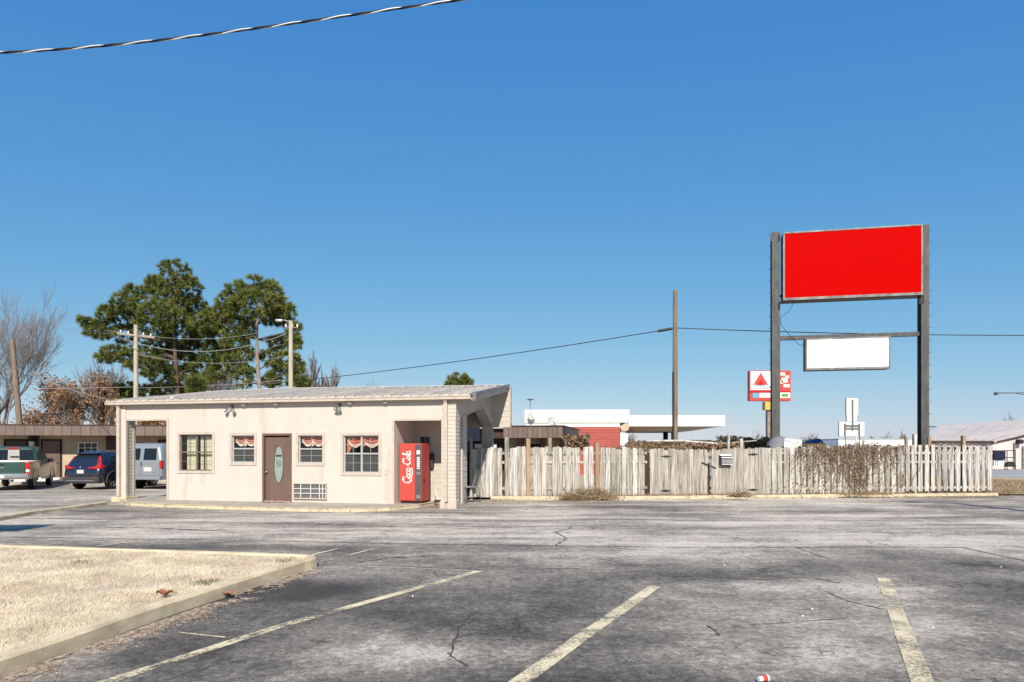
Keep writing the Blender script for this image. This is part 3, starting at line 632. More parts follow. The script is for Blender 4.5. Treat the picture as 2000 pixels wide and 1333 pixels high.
mb = MB(); mb.hexa([(U1-.1, -.09, 3.24), (uR, -.09, 3.24), (uR, 4.4, 3.24+MG*4.49), (U1-.1, 4.4, 3.24+MG*4.49)], [(U1-.1, -.09, 3.255), (uR, -.09, 3.255), (uR, 4.4, 3.255+MG*4.49), (U1-.1, 4.4, 3.255+MG*4.49)])
mb.box(uL0, U1-.1, -.095, -.001, 3.235, 3.25); mb.box(U0+.1, uL0+0.02, -.01, 0, 3.22, 3.23) if False else None
mb.build('soffit', M['trim'], B)
MB().box(uL0, uR, -.104, -.092, 3.2, rz_(-.11)-.002).build('eave_board', M['trim'], B)


# windows
def window(o_, cols, rows, frame_m, kind):
    u0, u1, z0, z1 = o_; f = .035; mb = MB()
    casing(mb, o_, .085, .022); cs = mb.build('window_casing', M['trim'], B)
    mb = MB(); va, vb = .045, .085
    mb.box(u0, u0+f, va, vb, z0, z1); mb.box(u1-f, u1, va, vb, z0, z1); mb.box(u0+f, u1-f, va, vb, z0, z0+f); mb.box(u0+f, u1-f, va, vb, z1-f, z1)
    zm = z0+(z1-z0)*.515; mb.box(u0+f, u1-f, va-.012, vb, zm-.022, zm+.022)
    um = (u0+u1)/2; twin = kind in ('plain', 'large')
    if twin: mb.box(um-.028, um+.028, va-.008, vb+.002, z0+f, zm-.022); mb.box(um-.028, um+.028, va-.008, vb+.002, zm+.022, z1-f)
    fr = mb.build('window', frame_m, B)
    mw_ = .006 if kind == 'plain' else .0045; mu = MB(); spans = [(u0+f, um-.028), (um+.028, u1-f)] if twin else [(u0+f, u1-f)]
    for a0, a1 in spans:
        for b0, b1 in ((z0+f, zm-.022), (zm+.022, z1-f)):
            nc = cols; nr = rows
            for i in range(1, nc): mu.box(a0+(a1-a0)*i/nc-mw_, a0+(a1-a0)*i/nc+mw_, .055, .066, b0, b1)
            for j in range(1, nr): mu.box(a0, a1, .0561, .0651, b0+(b1-b0)*j/nr-mw_, b0+(b1-b0)*j/nr+mw_)
            MB().box(a0, a1, .068, .072, b0, b1).build('pane', M['glass'], fr)
    mu.build('muntins', frame_m if kind == 'plain' else M['greyframe'], fr)
    if kind != 'plain':
        MB().add([(u0+f, .078, z0+f), (u1-f, .078, z0+f), (u1-f, .078, zm-.02), (u0+f, .078, zm-.02)], [(0, 1, 2, 3)]).build('screen', M['screen'], fr)
    # curtains
    if kind == 'plain':
        for a0, a1 in ((u0+.13, um-.08), (um+.03, um+.15), (um+.20, u1-.03)):
            N_ = 40; vs = []; 
            for i in range(N_+1):
                t_ = i/N_; x = a0+(a1-a0)*t_; y = .19+.022*math.sin(t_*(a1-a0)*75)+.01*math.sin(t_*31)
                vs += [(x, y, z0-.05), (x, y, z1+.05)]
            mb = MB(); mb.add(vs, [(2*i, 2*i+2, 2*i+3, 2*i+1) for i in range(N_)], True); mb.build('curtain', M['curtain'], fr)
    else:
        def swag(a0, a1, ztop, drop):
            vs = []; vf = []; N_ = 20
            for i in range(N_+1):
                t_ = i/N_; x = a0+(a1-a0)*t_; zz_ = ztop-drop*(.45+.55*math.sin(PI*t_)**.8)
                for j in range(7):
                    s_ = j/6; y = .13+.018*math.sin(j*2.1+2*t_); vs.append((x, y, ztop+(zz_-ztop)*s_))
                vf += [(x, .122, zz_+.035+.01*math.sin(i*1.9)), (x, .115, zz_-.035)]
            fs = [(i*7+j, (i+1)*7+j, (i+1)*7+j+1, i*7+j+1) for i in range(N_) for j in range(6)]
            m1 = MB(); m1.add(vs, fs, True); m1.build('valance', M['valance'], fr)
            m2 = MB(); m2.add(vf, [(2*i, 2*i+2, 2*i+3, 2*i+1) for i in range(N_)], True)
            for g in (.33, .58, .8):     # pale stripes woven across the swag
                vv = []
                for i in range(N_+1):
                    t_ = i/N_; x = a0+(a1-a0)*t_; zz_ = ztop-drop*(.45+.55*math.sin(PI*t_)**.8)*g; vv += [(x, .112, zz_+.006), (x, .112, zz_-.006)]
                m2.add(vv, [(2*i, 2*i+2, 2*i+3, 2*i+1) for i in range(N_)], True)
            m2.build('fringe', M['cream'], fr)
        zt = z1+.02; wdt = u1-u0
        if kind == 'large':
            swag(u0+.09, um+.0, zt, .36); swag(um+.03, u1-.0, zt, .36)
            m1 = MB(); m1.prism([(u0+.05, .14, zt), (u0+.20, .14, zt), (u0+.22, .14, zt-.35), (u0+.13, .14, zt-.52), (u0+.05, .14, zt-.62)], (0, .02, 0)); m1.build('side_drape', M['pinkcloth'], fr)
            m1 = MB(); m1.prism([(um+.0, .11, zt), (um+.07, .11, zt), (um+.09, .11, zt-.33), (um+.04, .11, zt-.38), (um+.01, .11, zt-.30)], (0, .01, 0)); m1.build('side_drape', M['pinkcloth'], fr)
        else:
            swag(u0+.06, um+.05, zt, .33); swag(um-.0, u1+.02, zt, .33)
            m1 = MB()
            tt = []
            for i in range(12): an = 2*PI*i/12; tt.append((um+.02+.045*math.cos(an), .105, zt-.30+.06*math.sin(an)))
            m1.prism(tt, (0, .01, 0)); m1.build('tassel', M['cream'], fr)
    return fr
window(w1, 2, 2, M['bronze'], 'plain'); window(w2, 2, 2, M['greyframe'], 'small'); window(w3, 2, 2, M['greyframe'], 'small'); wl = window(w4, 2, 2, M['greyframe'], 'large')
# door
u0, u1, z0, z1 = dr; fz = .07
mb = MB(); mb.box(u0, u0+fz, -.03, .13, ZB, z1); mb.box(u1-fz, u1, -.03, .13, ZB, z1); mb.box(u0+fz, u1-fz, -.03, .13, z1-fz, z1)
mb.build('door_frame', M['doorbrown'], B)
MB().box(u0+fz, u1-fz, -.01, .14, ZB-.02, ZB+.035).build('threshold', M['mat'], B)
dm = (u0+u1)/2; da, db = u0+fz+.012, u1-fz-.012; dz0, dz1 = ZB+.045, z1-fz-.05
ecx, ecz = bu(543), bz(543, 907); ea, eb = .155, .60
NE = 40; vs = []; fs = []
for y in (.03, .075):
    for i in range(NE):
        an = 2*PI*i/NE; vs.append((ecx+ea*math.cos(an), y, ecz+eb*math.sin(an)))
    for i in range(NE):
        an = 2*PI*i/NE; c_, s_ = math.cos(an), math.sin(an); 
        tx = ((db-ecx) if c_ > 0 else (ecx-da))/max(abs(c_), 1e-6); tz = ((dz1-ecz) if s_ > 0 else (ecz-dz0))/max(abs(s_), 1e-6)
        t_ = min(tx, tz); vs.append((ecx+c_*t_, y, ecz+s_*t_))
for i in range(NE):
    j = (i+1) % NE
    fs += [(i, j, NE+j, NE+i), (2*NE+i, 3*NE+i, 3*NE+j, 2*NE+j), (i, 2*NE+i, 2*NE+j, j)]
mb = MB(); mb.add(vs, fs)
# corners of the leaf
for cx_, cz_ in ((da, dz0), (db, dz0), (da, dz1), (db, dz1)):
    ang = math.atan2(cz_-ecz, cx_-ecx) % (2*PI); i = int(ang/(2*PI/NE)); j = (i+1) % NE
    mb.add([vs[NE+i], vs[NE+j], (cx_, .03, cz_)], [(0, 1, 2)])
door = mb.build('door', M['doorbrown'], B)
MB().prism([(ecx+ea*.97*math.cos(2*PI*i/NE), .05, ecz+eb*.99*math.sin(2*PI*i/NE)) for i in range(NE)], (0, .01, 0)).build('oval_glass', M['doorglass'], door)
mb = MB(); mb.tube([(ecx+(ea+.008)*math.cos(2*PI*i/NE), .026, ecz+(eb+.008)*math.sin(2*PI*i/NE)) for i in range(NE+1)], .014, 6, cap=False); mb.build('oval_trim', M['doorbrown'], door)
mb = MB()
for rr, hh in ((.06, .13), (.045, .10), (.02, .05)): mb.tube([(ecx+rr*math.cos(2*PI*i/20), .046, ecz+.02+hh*math.sin(2*PI*i/20)) for i in range(21)], .0045, 4, cap=False)
for s_ in (1, -1):
    mb.tube([(ecx+s_*ea*.55*math.sin(t_*PI), .046, ecz-eb*.95+t_*eb*1.9) for t_ in [i/16 for i in range(17)]], .0035, 4, cap=False)
mb.build('leading', M['leadline'], door)
MB().box(ecx-.10, ecx+.10, .040, .046, ecz+.24, ecz+.29).build('door_notice', M['boxdark'], door)
mb = MB(); kx, kz = bu(521), bz(521, 922)
mb.tube([(kx, .03, kz), (kx, -.02, kz)], .014, 8); mb.tube([(kx, -.02, kz), (kx, -.035, kz), (kx, -.06, kz), (kx, -.07, kz)], [.02, .032, .03, .012], 10); mb.tube([(kx, .03, kz-.01+.14), (kx, .008, kz+.13)], .026, 10)
mb.tube([(kx-.05, .03, kz-.03), (kx-.05, .0, kz-.03)], .016, 8); mb.build('handle', M['chrome'], door)
for hz in (.35, 1.05, 1.8): MB().box(u1-fz-.02, u1-fz+.02, .01, .035, ZB+hz, ZB+hz+.09).build('hinge', M['alu'], door)
M['grille'] = mat('pale_grille', (.38, .37, .35), None, .6, 5, bump=0)
# AC grille
u0, u1, z0, z1 = ac; mb = MB()
mb.box(u0-.02, u1+.02, -.06, .0, z1, z1+.035); mb.box(u0-.02, u1+.02, -.06, .0, z0-.035, z0); mb.box(u0-.02, u0+.01, -.06, .0, z0, z1); mb.box(u1-.01, u1+.02, -.06, .0, z0, z1)
g = mb.build('wall_air_conditioner', M['trim'], B)
mb = MB()
for j in range(1, 3): mb.box(u0+.01, u1-.01, -.048, -.036, z0+(z1-z0)*j/3-.009, z0+(z1-z0)*j/3+.009)
for i in (.22, .53, .80, .90): mb.box(u0+(u1-u0)*i-.009, u0+(u1-u0)*i+.009, -.05, -.034, z0, z1)
mb.build('guard_bars', M['whiteplastic'], g)
mb = MB(); z = z0+.01
while z < z1-.01: mb.hexa([(u0+.01, -.02, z), (u1-.01, -.02, z), (u1-.01, .02, z+.006), (u0+.01, .02, z+.006)], [(u0+.01, -.02, z+.004), (u1-.01, -.02, z+.004), (u1-.01, .02, z+.01), (u0+.01, .02, z+.01)]); z += .025
mb.box(u0+.005, u1-.005, .03, .05, z0, z1); mb.build('louvres', M['grille'], g)
# outlet cover, soffit lights
MB().box(bu(752), bu(758), -.02, 0, bz(755, 928), bz(755, 918)).build('outlet_cover', M['trim'], B)
for px in (472, 535, 680, 750):
    uu = bu(px, -.2); MB().box(uu-.06, uu+.06, -.13, -.03, 3.14, 3.215).build('bullet_light', M['trim'], B, bevel=.01)
# exposed conduit under the portal header


def loc(u, v, z=0): return Vector((OX+UX*u+VX*v, OY+UY*u+VY*v, z))
# floodlights
def flood(u, spread, label):
    o = empty('floodlight', loc(u, 0, 3.05), -TH, label, 'light', 'twin floodlights under the office eave')
    mb = MB(); mb.tube([(0, 0, .06), (0, -.03, .06)], .05, 10); mb.box(-.03, .03, -.09, -.03, .03, .10); mb.build('mount', M['plastic'], o)
    for s_ in (-1, 1):
        a0 = Vector((s_*.03, -.08, .03)); d = Vector((s_*spread, -.10, -.10)); b0 = a0+d*.5; c0 = a0+d*1.0
        MB().tube([a0, b0, b0+(c0-b0)*.2, c0, c0+d*.12], [.018, .03, .055, .062, .058], 10).build('lamp_head', M['alu'], o)
        MB().tube([c0+d*.10, c0+d*.16], [.05, .045], 10).build('lamp_lens', M['lampglass'], o)
flood(bu(453.5), .12, 'splayed twin floodlight under the eave above the left small window')
flood(bu(663.5), .035, 'downward twin floodlight under the eave above the large window')
# vending machine
mu0 = bu(780.5, .22); mw = .70; md = .74; mh = 1.83
vm = empty('vending_machine', loc(mu0, .22, .10), -TH, 'tall red cola vending machine with white script in the office alcove', 'vending machine')
MB().box(0, mw, .03, md, .06, mh).build('cabinet', M['cokered'], vm, bevel=.015)
MB().box(.03, mw-.03, .06, md-.03, 0, .06).build('base', M['black'], vm)
MB().box(.012, .50, 0, .03, .09, mh-.03).build('door_panel', M['cokered'], vm, bevel=.008)
cp = MB().box(.508, mw-.01, .002, .03, .09, mh-.03).build('control_panel', M['cokegrey'], vm, bevel=.006)
MB().box(.55, .66, -.004, .002, 1.50, 1.62).build('coin_slot', M['whiteplastic'], cp); MB().box(.54, .67, -.003, .002, .88, .96).build('coin_return', M['chrome'], cp)
MB().box(.54, .67, -.003, .002, .16, .26).build('delivery_flap', M['chrome'], cp)
for k_ in range(7): MB().box(.56, .65, -.005, .002, 1.05+k_*.055, 1.085+k_*.055).build('button', M['whiteplastic'], cp)
MB().box(mw-.002, mw+.004, .2, .30, .62, .74).build('side_vent', M['black'], vm)
# white cursive lettering, pen strokes; s along the word (vertical on the door), t across
def arc(cx, cy, rx, ry, a0, a1, n=14): return [(cx+rx*math.cos(R(a0+(a1-a0)*i/n)), cy+ry*math.sin(R(a0+(a1-a0)*i/n))) for i in range(n+1)]
def capC(x): return arc(x+.62, .62, .52, .60, 50, 320, 24)+[(x+1.15, .30)]
def capCtop(x): return arc(x+.85, 1.05, .28, .16, 200, -60, 14)
def loo(x): return arc(x+.3, .30, .26, .30, 80, 440, 18)+[(x+.62, .40)]
def cc(x): return arc(x+.32, .30, .27, .30, 55, 310, 16)+[(x+.68, .18)]
def aa(x): return arc(x+.3, .30, .26, .30, 60, 400, 18)+[(x+.54, .60), (x+.52, .15), (x+.60, .02), (x+.78, .14)]
def ll(x): return [(x, .1), (x+.22, .5)]+arc(x+.28, 1.05, .12, .22, -40, 190, 10)+[(x+.16, .3), (x+.24, .02), (x+.42, .14)]
strokes = [capC(0), capCtop(0), loo(1.15), cc(1.8), aa(2.42), [(3.3, .38), (3.65, .44)], capC(3.7), capCtop(3.7), loo(4.85), ll(5.5), aa(5.85),
           [(.5, -.12)]+[(0.5+i*.25, -.22+.08*math.sin(i*.6)) for i in range(1, 12)]]
sc_ = 1.02/6.7; mb = MB(); nib = (.085, .055)
for st in strokes:
    for p_, q_ in zip(st[:-1], st[1:]):
        f_ = lambda a_, b_: (.25-(b_-.50+ (a_)*.0)*sc_*1.35, -.006, .60+(a_+.18*b_)*sc_)
        c_ = [(p_[0]-nib[0], p_[1]-nib[1]), (p_[0]+nib[0], p_[1]+nib[1]), (q_[0]+nib[0], q_[1]+nib[1]), (q_[0]-nib[0], q_[1]-nib[1])]
        mb.add([f_(*z_) for z_ in c_], [(0, 1, 2, 3)])
        c_ = [(p_[0]-.05, p_[1]+.05), (p_[0]+.05, p_[1]-.05), (q_[0]+.05, q_[1]-.05), (q_[0]-.05, q_[1]+.05)]
        mb.add([(x_, y_+.0006, z_) for x_, y_, z_ in [f_(*z_) for z_ in c_]], [(0, 1, 2, 3)])
M['scriptwhite'] = mat('white_script', (.86, .80, .80), None, .5, 3, bump=0)
mb.build('lettering', M['scriptwhite'], vm)
# mop / litter behind the machine
tb = empty('white_broom', loc(9.0, .9, .10), -TH, 'small white broom leaning in the corner right of the vending machine', 'broom')
MB().tube([(0, 0, .06), (-.22, .35, .45)], .012, 6).build('handle', M['whiteplastic'], tb); MB().box(-.10, .10, -.03, .03, 0, .07).build('head', M['black'], tb)
# door mat
g = gp(541, 982, .1)
mb = MB(); N_ = 10
vs = [( -.38+.76*i/N_, -.14+.30*j/4+.02*math.sin(i*1.3), .012+.008*math.sin(i*2.1+j*1.7)) for i in range(N_+1) for j in range(5)]
mb.add(vs, [(i*5+j, (i+1)*5+j, (i+1)*5+j+1, i*5+j+1) for i in range(N_) for j in range(4)], True)
mb.build('door_mat', M['mat'], None, loc=loc(bu(541), -.18, .10), label='crumpled faded pink mat on the walkway at the office door', cat='mat').rotation_euler = (0, 0, -TH)
# potted plant behind the large window
pl = empty('potted_plant', loc(bu(728), .45, 1.0), 0, 'leafy green plant inside the large window beside the alcove', 'plant')
MB().tube([(0, 0, -.1), (0, 0, .02)], [.09, .12], 10).build('pot', M['brick'], pl)
n_ = 80; blades('foliage', rng.normal(0, .05, n_), rng.normal(0, .04, n_), 0.0, .1, .35, .035, M['grassgreen'], .9, parent=pl)
# ------------------------------------------------------------------ metal chair beside the column
def chair():
    o = empty('patio_chair', gp(917, 977, .1), R(-62), 'old metal patio chair beside the office column and the fence end', 'chair')
    o.location.z = .10
    seat = []; 
    MB().vloft([(.42, -.24, .24, -.22, .24, .05), (.445, -.25, .25, -.23, .25, .06), (.45, -.23, .23, -.21, .23, .05)]).build('seat', M['alu'], o)
    mb = MB()
    for i in range(7): x = -.18+.06*i; mb.tube([(x, .24, .50), (x, .30, .70), (x, .36, .93)], .008, 5)
    mb.build('back_slats', M['steel'], o)
    MB().tube([(-.24, .22, .44), (-.24, .30, .70), (-.20, .38, .96), (.20, .38, .96), (.24, .30, .70), (.24, .22, .44)], .014, 6).build('back_frame', M['alu'], o)
    for s_ in (-1, 1):
        MB().tube([(s_*.23, -.2, .43), (s_*.25, -.24, .2), (s_*.25, -.30, .012)], .013, 6).build('leg', M['steel'], o)
        MB().tube([(s_*.23, .2, .43), (s_*.25, .24, .2), (s_*.25, .30, .012)], .013, 6).build('leg', M['steel'], o)
        MB().tube([(s_*.25, -.30, .02), (s_*.25, 0, .02), (s_*.25, .30, .02)], .012, 6).build('runner', M['steel'], o)
chair()

# ------------------------------------------------------------------ wooden fences and gate
FL = Vector((gp(925, 971, .1).x, gp(925, 971, .1).y)); FR = Vector((gp(1940, 962, .1).x, gp(1940, 962, .1).y))
fdir = (FR-FL).normalized(); frot = math.atan2(fdir.y, fdir.x); fn_ = Vector((-fdir.y, fdir.x))
def fs_(px):
    k_ = (px-1000)/F; return (k_*FL.y-FL.x)/(fdir.x-k_*fdir.y)
def ftop(px):     # surveyed top of the pickets
    s_ = fs_(px); D = FL.y+fdir.y*s_; yy = np.interp(px, [930, 1030, 1150, 1262, 1380, 1500, 1640, 1760, 1940], [875, 874, 874, 876, 879, 875, 872, 871, 871]); return CH+(HY-yy)/F*D
pick_cache = {}
def picket_mesh(key, wd, h, dog=.03, th=.019):
    k_ = (key, round(wd, 3), round(h, 2))
    if k_ in pick_cache: return pick_cache[k_]
    mb = MB(); t_ = dog; j = lambda: random.uniform(-.004, .004)
    out = [(-wd/2+j(), 0), (wd/2+j(), 0), (wd/2+j(), h*.5), (wd/2+j(), h-t_), (wd/2-t_, h), (-wd/2+t_, h), (-wd/2+j(), h-t_), (-wd/2+j(), h*.5)]
    mb.prism([(x, 0, z) for x, z in out], (0, th, 0)); me = mb.mesh('picket'); pick_cache[k_] = me; return me
def picket(parent, s0, px, wd, off, mat_, h=None, zb=.09, lean=None):
    s_ = fs_(px)-s0; h = h if h else ftop(px)-zb+random.uniform(-.03, .03)
    h = round(h*25)/25; wd = round(wd*100)/100
    key = (mat_.name, random.randint(0, 2)); me = picket_mesh(key, wd, h)
    if not me.materials: me.materials.append(mat_)
    o = bpy.data.objects.new('picket', me); col.objects.link(o); o.parent = parent
    o.location = (s_, off+random.uniform(-.004, .004), zb+random.uniform(-.015, .015)); o.rotation_euler = (random.gauss(0, .004), (lean if lean is not None else random.gauss(0, .007)), random.gauss(0, .02)); return o
def fpost(parent, s0, px, ytop, wd, off, mat_, name='post'):
    s_ = fs_(px)-s0; D = FL.y+fdir.y*fs_(px); zt = CH+(HY-ytop)/F*D
    MB().box(s_-wd/2, s_+wd/2, off, off+wd, .0, zt).build(name, mat_, parent, bevel=.006)
def rails(parent, s0, p0, p1, mat_, off=.02, zs_=(.38, 1.30, 1.62), slope=0):
    for z in zs_:
        a_, b_ = fs_(p0)-s0, fs_(p1)-s0; MB().box(a_, b_, off, off+.04, z-.045, z+.045).build('rail', mat_, parent)
def place_fence(name, px0, label):
    s0 = fs_(px0); o = empty(name, (FL.x+fdir.x*s0, FL.y+fdir.y*s0, 0), frot, label, 'fence' if 'fence' in name else 'gate'); return o, s0
f1, s1 = place_fence('wooden_fence', 925, 'bleached shadowbox picket fence with tall posts, from the office to the gates')
# section A: tight boards near the office
x = 927
while x < 983: picket(f1, s1, x, .145, 0, M['wood'] if random.random() < .6 else M['woodpale']); x += 8.3
for x in (999, 1006.5, 1015, 1023): picket(f1, s1, x, .145, 0, M['woodpale'])
for x in (1003, 1011, 1019, 1040, 1047): picket(f1, s1, x, .14, .06, M['wood'])
for x in (1046, 1055, 1063): picket(f1, s1, x, .15, 0, M['woodpale'])
for x in (1051, 1059, 1068, 1071): picket(f1, s1, x, .14, .06, M['wood'])
for x in (1084, 1094, 1109, 1123): picket(f1, s1, x, .155, 0, M['woodpale'])
for x in (1089, 1103, 1113, 1117, 1130): picket(f1, s1, x, .14, .06, M['wood'])
for x in (1145, 1155): picket(f1, s1, x, .165, 0, M['woodpale'])
picket(f1, s1, 1150, .14, .06, M['wood'])
x = 1176
while x < 1260:
    picket(f1, s1, x, .16, 0, M['wood'] if random.random() < .5 else M['woodpale']); picket(f1, s1, x+5.4, .15, .065, M['wood']); x += 10.7
rails(f1, s1, 925, 1264, M['wood'])
for px, yt, m_ in ((920, 856, 'wood'), (989.5, 855, 'wood'), (1031.5, 857, 'woodnew'), (1075, 856, 'wood'), (1166, 864, 'woodnew')):
    fpost(f1, s1, px, yt, .14 if px > 930 else .10, .07 if px == 1075 else -.06, M[m_])
fpost(f1, s1, 1261, 884, .10, .07, M['wooddark_shade'])
f2, s2 = place_fence('wooden_gate', 1269, 'double wooden gate of tight grey boards with black strap hinges and a mailbox')
x = 1273
while x < 1492:
    if not 1380 < x < 1387: picket(f2, s2, x, .138, 0, M['wood'], zb=.10, lean=random.gauss(0, .004))
    x += 7.05
rails(f2, s2, 1270, 1381, M['wooddark_shade'], .02, (.35, 1.45)); rails(f2, s2, 1387, 1493, M['wooddark_shade'], .02, (.35, 1.45))
fpost(f2, s2, 1426, 849, .09, .1, M['wood']); fpost(f2, s2, 1451, 857, .11, .1, M['wood']); fpost(f2, s2, 1266, 884, .18, .12, M['wooddark_shade'])  # last post is wide and near-black, standing in for shade in the gap
def hinge(px, py):
    s_ = fs_(px)-s2; D = FL.y+fdir.y*fs_(px); z = CH+(HY-py)/F*D; L_ = .22
    MB().prism([(s_-L_, -.012, z), (s_-.05, -.012, z+.035), (s_+.05, -.012, z+.035), (s_+L_, -.012, z), (s_+.05, -.012, z-.035), (s_-.05, -.012, z-.035)], (0, .008, 0)).tube([(s_, -.016, z-.05), (s_, -.016, z+.05)], .012, 6).build('strap_hinge', M['darksteel'], f2)
for q in ((1301, 892), (1300, 959), (1471, 888), (1471, 957)): hinge(*q)
s_ = fs_(1370)-s2; s__ = fs_(1398)-s2
MB().hexa([(s_, -.04, 1.26), (s__, -.04, 1.05), (s__, -.004, 1.05), (s_, -.004, 1.26)], [(s_, -.04, 1.30), (s__, -.04, 1.09), (s__, -.004, 1.09), (s_, -.004, 1.30)]).build('latch_bar', M['wooddark_shade'], f2)
fpost(f2, s2, 1384, 905, .16, .07, M['wooddark_shade'], 'gap_shade_strip')  # added strip, its near-black colour paints the shade in the gate slit
f3, s3 = place_fence('wooden_fence', 1494, 'vine-covered shadowbox picket fence from the gate to the right-hand corner')
x = 1500
while x < 1758:
    if not 1672 < x < 1682: picket(f3, s3, x, .175, 0, M['woodpale'] if random.random() < .6 else M['wood'])
    if x < 1750: picket(f3, s3, x+6.0, .15, .075, M['wood'] if random.random() < .5 else M['woodpale'], lean=random.gauss(0, .01))
    x += 11.7
x = 1761
while x < 1938:
    picket(f3, s3, x, .17, 0, M['woodpale'] if random.random() < .7 else M['wood'], zb=.17); 
    if x < 1925 and random.random() < .25: picket(f3, s3, x+6.2, .12, .075, M['wood'])
    x += 12.3
x = 1766.5
while x < 1936: picket(f3, s3, x, .20, .11, M['wooddark_shade'], lean=0); x += 12.3  # added rear boards, near-black to paint the shade between and under pickets
x = 1506
while x < 1758: picket(f3, s3, x, .16, .13, M['wooddark_shade'], lean=0); x += 11.7  # added backing, shade of the gaps put into its dark colour
x = 1181
while x < 1260: picket(f1, s1, x, .14, .12, M['wooddark_shade'], lean=0); x += 10.7  # added backing for the left fence, gap shade painted as dark wood
rails(f3, s3, 1494, 1940, M['wood'], .024, (.30, 1.28, 1.62))
for px, yt, m_, wd in ((1775.5, 853, 'woodnew', .10), (1792.5, 848, 'woodpale', .13), (1820, 854, 'woodnew', .11), (1888, 851, 'woodnew', .13), (1664, 868, 'wooddark_shade', .10), (1941, 872, 'wood', .07), (1576, 879, 'wooddark_shade', .1), (1500, 879, 'wooddark_shade', .1)):
    fpost(f3, s3, px, yt, wd, .10, M[m_])
for px, yt, ln in ((1675, 849, -.03), (1681, 857, .05), (1672, 862, .02)):
    o = picket(f3, s3, px, .09, -.03, M['wood'], h=CH+(HY-yt)/F*25.5-.09, lean=ln)
rails(f3, s3, 1800, 1940, M['wooddark_shade'], .10, (1.80,))
# old dark fence run behind the chair, going back
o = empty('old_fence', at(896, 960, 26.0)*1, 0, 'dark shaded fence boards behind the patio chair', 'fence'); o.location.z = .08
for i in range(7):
    p_ = MB().box(-.075, .075, 0, .02, 0, 1.62+.05*math.sin(i*2)).build('picket', M['wooddark_shade'], o, loc=(.02+i*.155, .02*math.sin(i), 0))
for z in (.4, 1.3): MB().box(-.1, 1.05, .03, .07, z, z+.08).build('rail', M['wooddark_shade'], o)
# mailbox
mz = CH+(HY-908)/F*25.0; s_ = fs_(1415)
mbx = empty('mailbox', (FL.x+fdir.x*s_, FL.y+fdir.y*s_, mz), frot, 'dark wall mailbox with a white lid hung on the grey gate', 'mailbox')
MB().box(-.23, .23, -.17, -.012, 0, .33).build('box', M['boxdark'], mbx, bevel=.01)
MB().hexa([(-.20, -.205, .24), (.24, -.205, .24), (.24, -.02, .36), (-.20, -.02, .36)], [(-.20, -.205, .26), (.24, -.205, .26), (.24, -.02, .385), (-.20, -.02, .385)]).build('lid', M['whiteplastic'], mbx)
MB().box(-.18, .22, -.18, -.171, .06, .20).build('front_panel', M['alu'], mbx); MB().box(-.18, .22, -.182, -.171, .01, .035).build('bottom_strip', M['whiteplastic'], mbx)
# white marker post
g = gp(1266.5, 967.5, .09); mp_ = MB().box(-.065, .065, -.03, .03, 0, .82).build('marker_post', M['white'], None, loc=(g.x, g.y-.05, .09), bevel=.01, label='short leaning white post where the picket fence meets the gate', cat='post'); mp_.rotation_euler = (0, R(-3), 0)
# vines: stems and small dry leaves hung over the fence
def vines():
    mb = MB(); L_ = []
    for i in range(210):
        px = random.choice([random.gauss(1640, 40), random.gauss(1676, 12), random.gauss(1720, 26), random.gauss(1600, 30)]); px = min(max(px, 1560), 1775)
        s_ = fs_(px); x0 = FL.x+fdir.x*s_; y0 = FL.y+fdir.y*s_; top = ftop(px)+random.uniform(-.1, .12); z = top; L = random.uniform(.3, 1.75) if abs(px-1676) < 22 else random.uniform(.2, 1.2)
        if random.random() < .25: z = random.uniform(.1, .9); L = -random.uniform(.4, 1.2)
        pts = []; n_ = 7; dx = random.uniform(-.45, .45)
        for k_ in range(n_+1):
            t_ = k_/n_; q = Vector((x0+dx*t_+.04*random.uniform(-1, 1), y0-.04-.03*random.random()+fdir.y*dx*t_, max(.1, z-L*t_))); pts.append(q)
            if random.random() < .8:
                for _ in range(2): L_.append(q+Vector((random.gauss(0, .05), random.gauss(-.015, .035), random.gauss(0, .06))))
        mb.tube(pts, .007, 3, cap=False)
    for i in range(380):   # leafy mat along the fence top
        px = random.uniform(1565, 1765) if random.random() < .9 else random.uniform(1765, 1890); s_ = fs_(px); L_.append(Vector((FL.x+fdir.x*s_, FL.y+fdir.y*s_+random.gauss(0, .1), ftop(px)+random.gauss(-.02, .055 if px < 1765 else .02)-(abs(random.gauss(0, .3)) if px < 1765 else 0))))
    for i in range(300):
        px = random.choice([random.gauss(1650, 70), random.gauss(1600, 60)]); s_ = fs_(px); L_.append(Vector((FL.x+fdir.x*s_, FL.y+fdir.y*s_-.05+random.gauss(0, .02), random.uniform(.12, .7))))
    for i in range(700):
        px = random.uniform(1340, 1262) if random.random() < .3 else random.gauss(1240, 25); s_ = fs_(px); L_.append(Vector((FL.x+fdir.x*s_, FL.y+fdir.y*s_+.05, ftop(min(px, 1262))+random.gauss(0.02, .05))))
    P = np.array([tuple(p) for p in L_]); leafcloud('foliage', P, .036, M['vine'], V)
    mb.build('stems', M['barkpale'], V)
def leafcloud(name, P, size, mat_, parent=None, aspect=.7, **kw):
    n_ = len(P); d = rng.normal(size=(n_, 3)); d /= np.linalg.norm(d, axis=1)[:, None]; e = np.cross(d, rng.normal(size=(n_, 3))); e /= np.linalg.norm(e, axis=1)[:, None]
    s_ = size*rng.uniform(.5, 1.3, n_)[:, None]; a_ = P-d*s_; b_ = P+e*s_*aspect; c_ = P+d*s_; dd_ = P-e*s_*aspect
    V_ = np.stack([a_, b_, c_, dd_], 1).reshape(-1, 3); return npmesh(name, V_, np.arange(4*n_).reshape(-1, 4), mat_, parent, **kw)
V = empty('dry_vine', (0, 0, 0), 0, 'tangle of dry brown vine hanging over the right-hand fence', 'vine')
vines()
